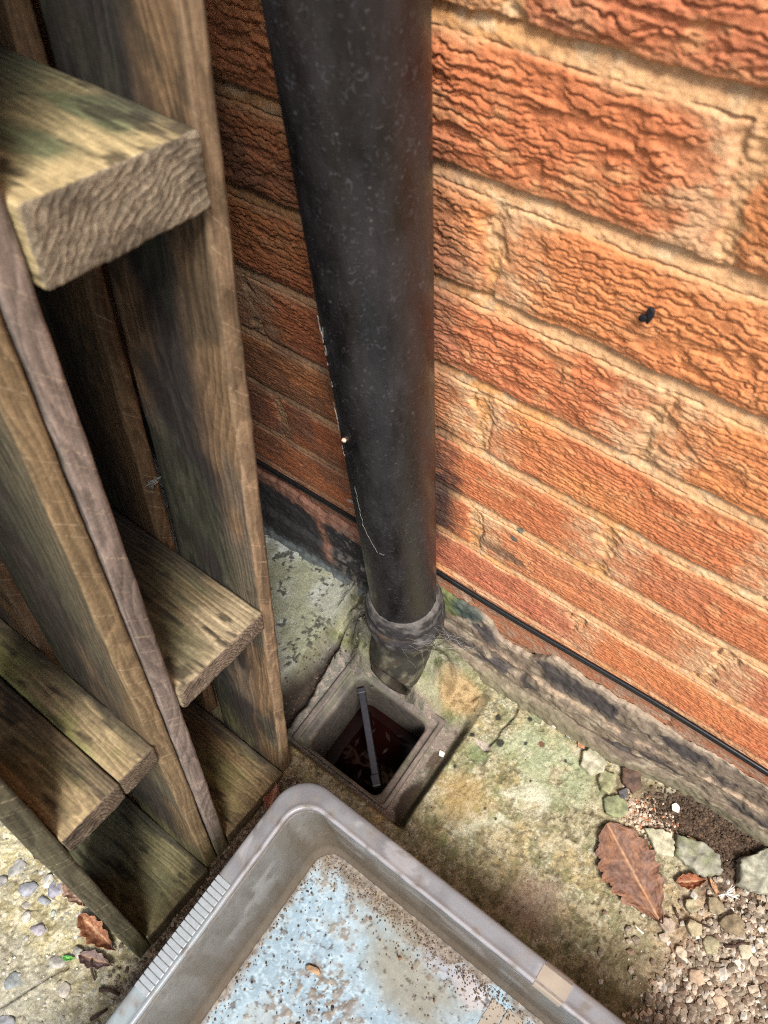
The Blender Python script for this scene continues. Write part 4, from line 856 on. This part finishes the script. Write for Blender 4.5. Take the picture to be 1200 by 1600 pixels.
for _ in range(2300):
    m = rs.random()
    if m < .55: x = rs.uniform(TX0+.03, .16); y = TY1-.036-abs(rs.gauss(0, .010))
    elif m < .6: x = TX0+.034+abs(rs.gauss(0, .006)); y = rs.uniform(-.19, .02)
    else:
        x = rs.uniform(TX0+.033, .14); y = rs.uniform(-.2, .02)
        if float(vn(x*30, y*30, 0, 5)) < .45 and rs.random() < .8: continue
    pts.append((x, y, .0128, rs.choice([.0005, .0006, .0008, .0010, .0014 if m > .5 else .0008]), cc((.045, .03, .022), (.20, .15, .10))))
for _ in range(9): pts.append((rs.uniform(-.15, .08), rs.uniform(-.14, .015), .0133, rs.uniform(.0016, .0028), cc((.04, .025, .02), (.13, .08, .05))))
scatter('dirt_crumbs', pts, crumb_mat, 'loose dark dirt crumbs strewn over the floor of the plastic tray', 'dirt')

# ------------------------------------------------------------------ gravel and grit on the ground
pts = []
for _ in range(9000):
    x = rs.gauss(.222, .040); y = rs.gauss(.150, .052)
    if not (.10 < x < .40 and -.05 < y < .262): continue
    dsoil = ((x-.165)/.075)**2+((y-.262)/.022)**2
    if dsoil < 1 and rs.random() < .8: continue
    if x < .185-.25*(.19-y) and rs.random() < .80: continue
    r = .0006+.0042*rs.random()**4.5+(.002 if rs.random() < .02 else 0)
    pts.append((x, y, gz(x, y)+r*.3, r, cc((.40, .34, .27), (.22, .185, .14), .45) if rs.random() < .72 else (cc((.14, .105, .08), (.24, .17, .12), .4) if rs.random() < .6 else cc((.62, .58, .50), (.36, .35, .32)))))
for _ in range(420):
    x = rs.gauss(.095, .018); y = rs.gauss(.240, .011); r = rs.choice([.0006, .0009, .0012, .0018, .0024])
    pts.append((x, y, gz(x, y)+r*.3, r, cc((.55, .45, .36), (.30, .24, .17)) if rs.random() < .85 else (.42, .15, .07)))
for _ in range(500):
    x = rs.uniform(-.10, .22); y = rs.uniform(.06, .27); r = rs.choice([.0004, .0006, .0008])
    pts.append((x, y, gz(x, y)+r*.3, r, cc((.05, .04, .03), (.55, .50, .40))))
scatter('gravel', pts, crumb_mat, 'loose pale gravel and grit spread over the concrete beside the brown leaf', 'gravel')
pts = []
for _ in range(3400):
    x = rs.gauss(.160, .036); y = .268+rs.gauss(0, .011)+(x-.16)*.08
    if not (.085 < x < .30 and .235 < y < .294): continue
    r = rs.choice([.0007, .0010, .0014, .0020]); pts.append((x, y, gz(x, y)+r*.4, r, cc((.045, .03, .022), (.11, .075, .05))))
scatter('soil_crumbs', pts, crumb_mat, 'dark crumbly soil lying in the angle between the plinth and the concrete', 'soil')
pts = []
for _ in range(1500):
    x = -.232+rs.gauss(0, .012); y = rs.uniform(-.20, .06)
    if x < -.243 and y > -.16: continue
    r = rs.choice([.0007, .0010, .0014, .0020, .0026]); pts.append((x, y, gz(x, y)+r*.4, r, cc((.07, .05, .035), (.30, .24, .17))))
for _ in range(260):
    a = rs.random()*6.28; x = -.262+rs.gauss(0, .02); y = .235+rs.gauss(0, .02); r = rs.choice([.001, .0016, .0024])
    if (x-PX)**2+(y-PY)**2 < .040**2 or y > .285: continue
    pts.append((x, y, gz(x, y)+r*.3, r, cc((.05, .045, .04), (.15, .14, .11))))
for _ in range(160):
    x = rs.uniform(-.309, -.285); y = rs.uniform(.09, .21); r = rs.choice([.001, .0016, .002]); pts.append((x, y, gz(x, y)+r*.3, r, cc((.03, .022, .016), (.09, .06, .04))))
scatter('rubble_grit', pts, crumb_mat, 'crumbled earth and grit between the pallet foot and the plastic tray', 'grit')
pts = []
for _ in range(700):
    x = rs.uniform(-.47, -.205); y = rs.uniform(-.31, -.165)
    r = rs.choice([.0010, .0014, .002, .0028]); pts.append((x, y, gz(x, y)-r*.25, r, cc((.50, .46, .34), (.22, .21, .18)) if rs.random() < .8 else cc((.2, .2, .22), (.5, .5, .5))))
scatter('aggregate', pts, crumb_mat, 'small stones showing in the rough concrete left of the pallet', 'aggregate')

# individual stones
stone_mat = attr_mat('stone', rough=.8, scale=330, var=.6, bump=.7, bdist=.0009, scale2=130, spec=.3)
def stone_poly(pts, t, c, seed, label, cat='stone', group=None, c2=None, zoff=0, name='stone'):
    cx = sum(p[0] for p in pts)/len(pts); cy = sum(p[1] for p in pts)/len(pts); z0 = max(gz(cx, cy), gz(pts[0][0], pts[0][1])-.002)
    # resample the outline, loft to a slightly smaller, rough top
    out = []; n = len(pts)
    for i in range(n):
        a, b_ = pts[i], pts[(i+1) % n]; m = 9
        for k in range(m): s = k/m; out.append((a[0]*(1-s)+b_[0]*s-cx, a[1]*(1-s)+b_[1]*s-cy))
    A = np.array(out); ang = np.arange(len(A)); A = A*(1+.30*(fbm(A[:, 0]*300+seed, A[:, 1]*300, 0, seed, 4)-.5))[:, None]
    lv = [(1.0, -.003), (1.03, t*.3), (1.0, t*.80), (.965, t*.95), (.85, t), (.6, t*1.03), (.4, t*1.02), (.2, t), (.06, t)]
    V = []; F = []; m = len(A)
    for s, z in lv:
        for k in range(m):
            x, y = A[k]*s; V.append((x, y, z+(.16*t+.0006)*2*(float(vn(x*160+seed, y*160, z*90, seed))-.5)))
    for i in range(len(lv)-1):
        for k in range(m): a = i*m+k; b_ = i*m+(k+1) % m; F.append((a, b_, b_+m, a+m))
    F.append(tuple((len(lv)-1)*m+k for k in range(m)))
    P = np.array(V); q = fbm(P[:, 0]*110+seed, P[:, 1]*110, P[:, 2]*110, seed+2, 4)
    C = mixc(np.zeros((len(P), 3))+np.array(c), c2 or tuple(k*.6 for k in c), ss(.42, .62, q))
    o = mesh_obj(name, V, F, stone_mat, None, True, col=C); o.location = (cx, cy, z0+zoff); return tag(o, label, cat, group)
G1 = 'broken stones on the soil by the leaf'
stone_poly([(.100, .231), (.106, .225), (.118, .216), (.134, .2205), (.132, .232), (.124, .242), (.112, .239)], .008, (.42, .40, .29), 1, 'pale cream angular stone touching the left end of the long grey-green stone', group=G1, c2=(.36, .37, .24))
stone_poly([(.1275, .243), (.1345, .2265), (.150, .224), (.165, .2225), (.180, .238), (.1715, .252), (.150, .252)], .010, (.25, .245, .195), 2, 'long flat grey-green angular stone lying on the dark soil', group=G1, c2=(.20, .21, .13))
stone_poly([(.188, .258), (.196, .238), (.206, .2365), (.225, .247), (.245, .262), (.238, .287), (.208, .286)], .013, (.245, .24, .185), 3, 'largest grey-green stone, cut off by the right edge of the photo', group=G1, c2=(.33, .33, .26))
stone_poly([(.052, .233), (.060, .221), (.071, .223), (.078, .234), (.073, .244), (.060, .244)], .005, (.17, .185, .105), 4, 'mossy green round flat stone just above the tip of the brown leaf', group=G1, c2=(.24, .26, .14))
stone_poly([(.036, .258), (.037, .247), (.045, .238), (.054, .240), (.056, .251), (.050, .262)], .008, (.33, .32, .20), 5, 'upright mossy buff stone between the pale lump and the round dark pebble', group=G1, c2=(.22, .22, .12))
stone_poly([(.010, .262), (.016, .250), (.028, .246), (.038, .255), (.038, .266), (.027, .272), (.015, .270)], .008, (.44, .41, .31), 6, 'rough pale cement lump near the plinth, left of the mossy buff stone', group=G1, c2=(.32, .31, .22))
stone_poly([(.052, .272), (.060, .258), (.074, .256), (.078, .266), (.072, .280), (.060, .281)], .006, (.105, .062, .045), 7, 'dark red-brown tile chip lying against the plinth', 'tile chip', c2=(.07, .05, .04), name='tile_chip')
stone_poly([(.0605, .249), (.064, .243), (.070, .245), (.071, .252), (.066, .257)], .005, (.095, .09, .095), 8, 'small round dark grey pebble below the red-brown tile chip', 'pebble', name='pebble')
stone_poly([(.0, .272), (.003, .265), (.010, .267), (.009, .276)], .003, (.40, .20, .11), 9, 'small orange brick chip near the plinth foot', 'brick chip', name='brick_chip')
stone_poly([(-.034, .275), (-.031, .268), (-.022, .270), (-.024, .2755)], .003, (.60, .58, .52), 10, 'small square white chip on the green part of the slab', 'chip', name='mortar_chip')
stone_poly([(-.017, .272), (-.012, .267), (-.004, .270), (-.006, .276)], .003, (.30, .29, .25), 11, 'flat grey chip between the white and the orange chips', 'chip', name='mortar_chip')
stone_poly([(-.121, .178), (-.1185, .1725), (-.113, .174), (-.1135, .179)], .0035, (.72, .70, .64), 12, 'bright white grit cube lying beside the gully on the pit ledge', 'chip', name='mortar_chip')
# white flake on soil
stone_poly([(.112, .270), (.115, .265), (.122, .266), (.120, .272), (.115, .274)], .0012, (.72, .70, .62), 13, 'thin white flake lying on the dark soil', 'flake', name='flake', zoff=.003)
# medium stones of the gravel corner
for i, (x, y, r, c, lb) in enumerate([(.178, .176, .0085, (.36, .31, .20), 'rounded buff stone at the top of the gravel, right of the brown leaf stalk'), (.197, .172, .0095, (.33, .30, .19), 'olive buff stone with a flat top, in the middle of the gravel corner'),
        (.157, .163, .0085, (.44, .36, .28), 'pinkish stone just right of the brown leaf stalk'), (.205, .200, .012, (.24, .19, .12), 'brown stone half sunk below the white feather'), (.186, .206, .009, (.27, .22, .14), 'dark buff stone left of the white feather'),
        (.224, .188, .0085, (.50, .45, .33), 'upright pale cream stone near the right edge of the gravel'), (.196, .140, .0080, (.50, .38, .27), 'tan stone in the lower gravel with a straight edge'), (.222, .135, .0075, (.52, .41, .30), 'light tan stone low in the gravel near the right edge'),
        (.168, .192, .0080, (.36, .32, .21), 'yellowish stone beside the dark twig under the small red leaf'), (.177, .150, .0065, (.50, .42, .32), 'small pale stone below the end of the leaf stalk')]):
    ang = [k*6.283/7+rs.uniform(-.3, .3) for k in range(7)]
    stone_poly([(x+r*rs.uniform(.75, 1.1)*math.cos(a), y+r*rs.uniform(.7, 1.0)*math.sin(a)) for a in ang], r*.75, c, 20+i, lb, group='middling stones in the gravel corner', c2=tuple(k*.75 for k in c))
# river pebbles set in the left concrete
pebs = [(-.388, -.193, .0115, .008, .6, (.27, .28, .31), 'blue-grey rounded pebble, second largest in the left concrete'), (-.364, -.176, .0125, .008, .9, (.25, .25, .29), 'largest blue-grey pebble, wedge shaped, beside the pallet slat'), (-.414, -.187, .012, .009, 1.2, (.31, .31, .29), 'angular grey stone high in the left concrete'),
        (-.378, -.204, .006, .005, .2, (.30, .28, .24), 'small brown-grey pebble under the rounded blue-grey one'), (-.366, -.191, .0075, .005, .5, (.26, .28, .30), 'oval blue-grey pebble beside the dry leaves'), (-.350, -.212, .009, .006, .5, (.33, .31, .34), 'lilac-grey oval pebble standing alone in the yellow concrete'),
        (-.349, -.193, .004, .0035, 0, (.30, .36, .33), 'tiny greenish pebble below the oval blue-grey pebble'), (-.377, -.176, .006, .008, .3, (.44, .44, .40), 'whitish pebble between the angular stone and the large wedge pebble'), (-.418, -.209, .009, .006, 1.3, (.30, .30, .29), 'grey pebble cut by the left edge of the photo'),
        (-.368, -.212, .005, .0065, .4, (.45, .42, .37), 'cream pebble beside the tiny greenish one'), (-.300, -.200, .007, .006, .4, (.36, .35, .30), 'pale pebble below the tip of the dry leaves'), (-.312, -.218, .009, .007, .4, (.32, .31, .28), 'grey-brown pebble beside the green leaf scrap'),
        (-.335, -.256, .010, .008, 1.0, (.25, .28, .28), 'slate-green pebble above the crack in the concrete'), (-.288, -.230, .008, .007, .2, (.40, .37, .31), 'buff pebble next to the upper end of the crack'), (-.313, -.284, .011, .009, .7, (.28, .29, .31), 'dull grey pebble at the bottom left corner of the photo')]
for i, (x, y, a, b_, rot, c, lb) in enumerate(pebs):
    V, F = rock(1, 60+i, .5, 3, .10); V = V*np.array((a, b_, .0070)); cr_, sr_ = math.cos(rot), math.sin(rot)
    V = np.stack([V[:, 0]*cr_-V[:, 1]*sr_, V[:, 0]*sr_+V[:, 1]*cr_, V[:, 2]], -1); q = fbm(V[:, 0]*150+i, V[:, 1]*150, 0, 90+i, 3)
    C = mixc(np.zeros((len(V), 3))+np.array(c), tuple(k*.72 for k in c), ss(.4, .65, q))
    o = mesh_obj('pebble', V, F, stone_mat, None, True, col=C); o.location = (x, y, gz(x, y)+.0003); tag(o, lb, 'pebble', 'pebbles set in the left concrete')

# ------------------------------------------------------------------ leaves
leaf_mat = attr_mat('dry_leaf', rough=.6, scale=260, var=.4, bump=.5, bdist=.0005, scale2=160, spec=.35)
def leaf(name, base, tip, half_l, half_r, c, c2, seed, label, lobes=7, depth=.12, curl=.004, stem=None, cat='leaf', zoff=.0018, vein=(.42, .26, .15), nu=120, nv=60, group=None):
    B = np.array(base); T = np.array(tip); L_ = np.linalg.norm(T-B); d = (T-B)/L_; nrm = np.array((-d[1], d[0]))
    u = np.linspace(0, 1, nu); v = np.linspace(-1, 1, nv); Ug, Vg = np.meshgrid(u, v, indexing='ij')
    env = (np.clip(np.sin(np.pi*np.clip(Ug, 0, 1)**.80), 0, 1)**.55)*(1-.25*(1-Ug)**2)
    env = env*np.interp(Ug, [0, .08, .3, .6, .85, 1], [.2, .42, .82, 1.05, 1.12, .9])/1.0
    side = np.where(Vg > 0, half_l, half_r)
    ser = 1-depth*(.5+.5*np.cos(Ug*lobes*2*np.pi+.7*np.sign(Vg)))-.03*np.cos(Ug*lobes*6.9*np.pi)-.22*(fbm(Ug*7+seed, np.sign(Vg)*3+5, 0, seed+7, 3)-.5)
    w = side*env*(1-(1-ser)*np.abs(Vg)**2)
    s = Ug*L_+w*0+np.abs(Vg)*w*.35*0
    px_ = B[0]+d[0]*s+nrm[0]*w*Vg; py_ = B[1]+d[1]*s+nrm[1]*w*Vg
    rib = np.abs(((Ug*lobes-np.abs(Vg)*1.1)+.5) % 1-.5)
    z = curl*(np.abs(Vg)**1.6)*(.6+.8*vn(Ug*5, Vg*1.5+5, 0, seed))+.0012*(fbm(Ug*9, Vg*5+9, 0, seed+1, 3)-.5)*2+.0002*np.exp(-(rib/.1)**2)
    gb = gz(float((B[0]+T[0])/2), float((B[1]+T[1])/2))
    gl, _ = ground_h(px_, py_); z = z+np.maximum(gb+zoff, gl+zoff*.6)
    q = fbm(Ug*7, Vg*3+9, 0, seed+2, 4)
    q6 = fbm(Ug*26, Vg*13+9, 0, seed+4, 4); C = mixc(np.zeros(Ug.shape+(3,))+np.array(c), c2, ss(.42, .6, q)*.6+.4*np.exp(-(Vg/.25)**2)); C = mixc(C, tuple(k*.5 for k in c), .6*ss(.52, .64, q6)); veinm = np.exp(-(Vg*w/.0009)**2)*.9; C = mixc(C, vein, np.clip(veinm, 0, 1)); C = mixc(C, vein, .13*np.exp(-(rib/.05)**2))
    P = np.stack([px_, py_, z], -1).reshape(-1, 3)
    ctr = np.array((float(P[:, 0].mean()), float(P[:, 1].mean()), float(P[:, 2].min())))
    root = empty(name, tuple(ctr)); tag(root, label, cat, group)
    o = mesh_obj('blade', P-ctr, grid_faces(nu, nv)[:, ::-1], leaf_mat, root, True, col=C.reshape(-1, 3)); m_ = o.modifiers.new('t', 'SOLIDIFY'); m_.thickness = .0004
    if stem:
        pts_ = [(x-ctr[0], y-ctr[1], gz(x, y)+.002+dz-ctr[2]) for x, y, dz in stem]; V, F = tube(pts_, [.0008+.0004*k/len(pts_) for k in range(len(pts_))], 7)
        mesh_obj('stalk', V, F, plain_mat('stalk', (.15, .085, .05), .6), root)
    return root
leaf('brown_leaf', (.152, .161), (.066, .213), .037, .032, (.165, .095, .072), (.25, .12, .062), 5, 'large brown lobed leaf lying on the concrete with its stalk towards the tray', 8, .17, .0045, [(.152, .161, .001), (.157, .157, .001), (.163, .152, .001), (.171, .146, .0)], zoff=.003)
leaf('red_leaf', (.170, .222), (.146, .203), .009, .008, (.23, .075, .035), (.32, .13, .06), 7, 'small curled reddish leaf below the long grey-green stone', 5, .2, .005, nu=50, nv=30)
leaf('yellow_leaf', (.160, .246), (.137, .249), .0035, .003, (.33, .19, .06), (.16, .09, .04), 8, 'small yellow-brown leaf scrap between the long stone and the soil', 4, .2, .003, nu=40, nv=20, zoff=.006)
leaf('dry_leaf', (-.270, -.176), (-.322, -.176), .013, .012, (.24, .105, .055), (.33, .17, .10), 9, 'crumpled russet leaf sticking out from under the front pallet slat', 5, .25, .010, nu=80, nv=40, zoff=.002, group='dry leaves under the front slat')
leaf('dry_leaf', (-.325, -.168), (-.362, -.162), .012, .010, (.30, .20, .15), (.38, .26, .20), 10, 'pale pinkish dry leaf highest beside the front pallet slat', 4, .25, .007, nu=60, nv=30, zoff=.002, group='dry leaves under the front slat')
leaf('dry_leaf', (-.262, -.186), (-.296, -.200), .009, .009, (.19, .14, .13), (.25, .18, .16), 11, 'greyish curled dry leaf lowest of those by the slat foot', 4, .25, .007, nu=60, nv=30, zoff=.002, group='dry leaves under the front slat')
leaf('green_leaf_scrap', (-.298, -.205), (-.309, -.212), .003, .0025, (.06, .26, .05), (.07, .32, .08), 12, 'tiny bright green leaf scrap on the yellowish concrete', 2, .1, .002, nu=30, nv=16, vein=(.2, .5, .1))
leaf('red_leaf', (-.232, .012), (-.243, .040), .011, .010, (.26, .10, .065), (.36, .17, .12), 13, 'reddish dry leaf tucked against the foot of the rear pallet slat', 4, .25, .008, nu=60, nv=30, zoff=.004)
leaf('orange_pod', (.188, .215), (.172, .226), .0024, .0024, (.42, .24, .13), (.36, .18, .09), 14, 'slim orange-brown winged seed touching the white feather', 1, .0, .001, cat='seed', nu=30, nv=14, zoff=.004)

# twigs, feather, scraps
twig_mat = plain_mat('twig_bark', (.065, .04, .03), .8, .2, .3, 300, .5)
def twig(pts, r, label, name='twig', mat=twig_mat, cat='twig', group=None):
    p0 = pts[0]; z = [gz(x, y)+r+.0008+dz for x, y, dz in pts]; c = (p0[0], p0[1], z[0])
    V, F = tube([(x-c[0], y-c[1], zz-c[2]) for (x, y, _), zz in zip(pts, z)], [r*(1-.35*k/len(pts)) for k in range(len(pts))], 7)
    o = mesh_obj(name, V, F, mat); o.location = c; return tag(o, label, cat, group)
twig([(.155, .182, .001), (.158, .179, .001), (.163, .175, .001)], .0012, 'short dark twig pointing down beside the leaf stalk')
twig([(.172, .179, .002), (.181, .182, .003), (.190, .186, .002)], .0012, 'dark twig lying across the buff stones right of the leaf')
twig([(.207, .179, .003), (.214, .184, .003), (.219, .191, .003), (.225, .194, .002)], .0016, 'thick black bent twig near the right edge of the gravel')
pale = plain_mat('pale_straw', (.62, .58, .45), .6, .3, .15)
twig([(.131, .1455, .0), (.136, .144, .0), (.141, .1435, .0)], .0013, 'short cream straw piece left of the leaf stalk', 'straw_piece', pale, 'straw')
twig([(-.258, -.208, .001), (-.250, -.202, .002), (-.240, -.200, .001)], .002, 'dark grey curved twig by the tray and the front slat foot')
twig([(-.283, -.196, .002), (-.276, -.202, .003), (-.268, -.206, .001)], .0013, 'rust brown curled twig next to the small pale pebbles')
twig([(-.247, -.230, .001), (-.243, -.222, .003), (-.240, -.214, .001)], .0018, 'dark twig lowest on the left, close to the tray rim')
twig([(-.412, -.165, .001), (-.405, -.168, .001), (-.398, -.165, .001)], .003, 'brown bark scrap on the yellowish concrete near the left edge', 'bark_scrap', twig_mat, 'bark')
twig([(-.150, -.105, .0), (-.140, -.097, .001)], .0001, 'x', 'tmp') if False else None
wb = plain_mat('bark_chip', (.30, .20, .12), .8, .2, .3, 200, .6)
V, F = rock(1, 88, .5, 2, .3); V = V*np.array((.0095, .0035, .006)); o = mesh_obj('bark_chip', V, F, wb, None, False); o.location = (-.098, -.070, .0150); o.rotation_euler = (0, 0, .35); tag(o, 'tan bark chip lying on the blue-white tray floor', 'bark')
# feather: a few fine white barbs
fe = MB(); fm_ = plain_mat('white_down', (.80, .79, .76), .7, .2, .05)
for k in range(16):
    a = 1.1+rs.uniform(-.25, .35) if k < 9 else .1+rs.uniform(-.4, .4); l = rs.uniform(.007, .013)
    pts_ = [(math.cos(a)*l*t+rs.uniform(-.0005, .0005), math.sin(a)*l*t+rs.uniform(-.0005, .0005), .004*t+rs.uniform(-.0005, .0008)) for t in (0, .35, .7, 1)]
    V, F = tube(pts_, [.00045, .0004, .0003, .00012], 5); fe.add(V, F)
for k in range(5):
    a = 4.2+rs.uniform(-.5, .5); V, F = tube([(0, 0, 0), (math.cos(a)*.004, math.sin(a)*.004, .001), (math.cos(a)*.007, math.sin(a)*.007, 0)], [.0006, .0004, .0002], 5); fe.add(V, F)
o = fe.build('white_feather', fm_); o.location = (.189, .221, gz(.189, .221)+.009); tag(o, 'small forked white downy feather on the stones at right', 'feather')
# black mark on the wall: a stuck blob of bitumen
bl = MB(); V, F = rock(1, 91, 1, 3, .35); V = V*np.array((.0035, .0016, .0065)); bl.add(V, F); V2, F2 = rock(1, 93, 1, 3, .3); V2 = V2*np.array((.0036, .0016, .0035))+np.array((-.0028, 0, -.0045)); bl.add(V2, F2)
o = bl.build('tar_blob', plain_mat('tar', (.008, .008, .012), .7)); o.scale = (.8, .7, .8); o.location = (-.0725, WY-.0060, .578); tag(o, 'small black blob of tar stuck to a bright orange brick', 'tar')

# cobwebs
web_mat = plain_mat('cobweb_silk', (.42, .42, .40), .5, .4, .05)
def web(strands, label, loc, r=.00022, group='cobwebs'):
    m_ = MB()
    for s in strands: V, F = tube([(x-loc[0], y-loc[1], z-loc[2]) for x, y, z in s], r, 4, False); m_.add(V, F)
    o = m_.build('cobweb', web_mat); o.location = loc; return tag(o, label, 'cobweb', group)
def wob_line(a, b_, n=10, w=.002, sag=.0):
    a, b_ = np.array(a), np.array(b_); P = []
    for k in range(n+1):
        t = k/n; p = a*(1-t)+b_*t+np.array([rs.gauss(0, w) for _ in range(3)])*(0 if k in (0, n) else 1); p[2] -= sag*4*t*(1-t); P.append(tuple(p))
    return P
def on_pipe(az, z, r=.0348): a = math.radians(az); return (PX+r*math.cos(a), PY+r*math.sin(a), z)
st = []
for k in range(13):
    a = rs.uniform(-60, 10); st.append(wob_line(on_pipe(a, rs.uniform(.10, .135), .0425), (rs.uniform(-.175, -.115), rs.uniform(.262, .277), rs.uniform(.05, .10)), 10, .0015, .004))
for k in range(6): st.append(wob_line(on_pipe(rs.uniform(-70, 0), .112, .044), (rs.uniform(-.19, -.15), rs.uniform(.225, .255), rs.uniform(.0, .04)), 8, .0015, .003))
web(st, 'greyish tangle of cobweb between the pipe collar and the plinth', (PX+.05, PY, .08), .00007)
st = []
def pipe_line(azs, zs, n=14, rr=.0349): return [on_pipe(azs[0]*(1-t)+azs[1]*t+rs.gauss(0, 1.0), zs[0]*(1-t)+zs[1]*t+rs.gauss(0, .0008), rr) for t in np.linspace(0, 1, n)]
st.append(pipe_line((-105, -102), (.385, .33))); st.append(pipe_line((-102, -80), (.33, .295))); st.append(pipe_line((-80, -70), (.295, .296), 6))
web(st, 'single pale thread of cobweb stuck on the lower front of the black pipe', on_pipe(-95, .33), .00011)
st = []
for k in range(16):
    z = rs.uniform(.41, .56); a = -122+rs.gauss(0, 3); st.append(pipe_line((a, a+rs.uniform(-6, 6)), (z, z+rs.uniform(-.012, .012)), 5))
web(st, 'white fluffy cobweb remains down the left side of the black pipe', on_pipe(-122, .49), .00014, None)['kind'] = 'stuff'
o = mesh_obj('paint_fleck', *[x for x in rock(1, 97, 1, 2, .3)], plain_mat('fleck', (.62, .42, .32), .6), None, False); o.scale = (.0022, .0015, .0020); o.location = on_pipe(-112, .437, .0350); tag(o, 'small pinkish fleck stuck to the black pipe', 'fleck')
def pal_pt(x, b_, a): return (-.245+x, b_*math.cos(TH)+a*math.sin(TH), -b_*math.sin(TH)+a*math.cos(TH))
st = [wob_line(pal_pt(-.09, .051, .43), pal_pt(-.115, .055, .40), 6, .002) for k in range(8)]
web(st, 'white cobweb tuft in the dark gap between two rear slats', pal_pt(-.10, .05, .42), .0003)

# leaves and scraps floating in the drain
mm = MB()
for k in range(10):
    x = rs.uniform(-.235, -.16); y = rs.uniform(.108, .18); a = rs.random()*6.28; l = rs.uniform(.004, .008); w = l*.35
    V = [(x+math.cos(a)*l, y+math.sin(a)*l, -.0972), (x-math.sin(a)*w, y+math.cos(a)*w, -.0960), (x-math.cos(a)*l, y-math.sin(a)*l, -.0970), (x+math.sin(a)*w, y-math.cos(a)*w, -.0962)]; mm.add(V, [(0, 1, 2, 3)])
o = mm.build('floating_litter', plain_mat('wet_litter', (.012, .005, .004), .25, .5, .4, 100)); tag(o, 'wet dark leaf litter floating on the drain water', 'litter', None, 'stuff')
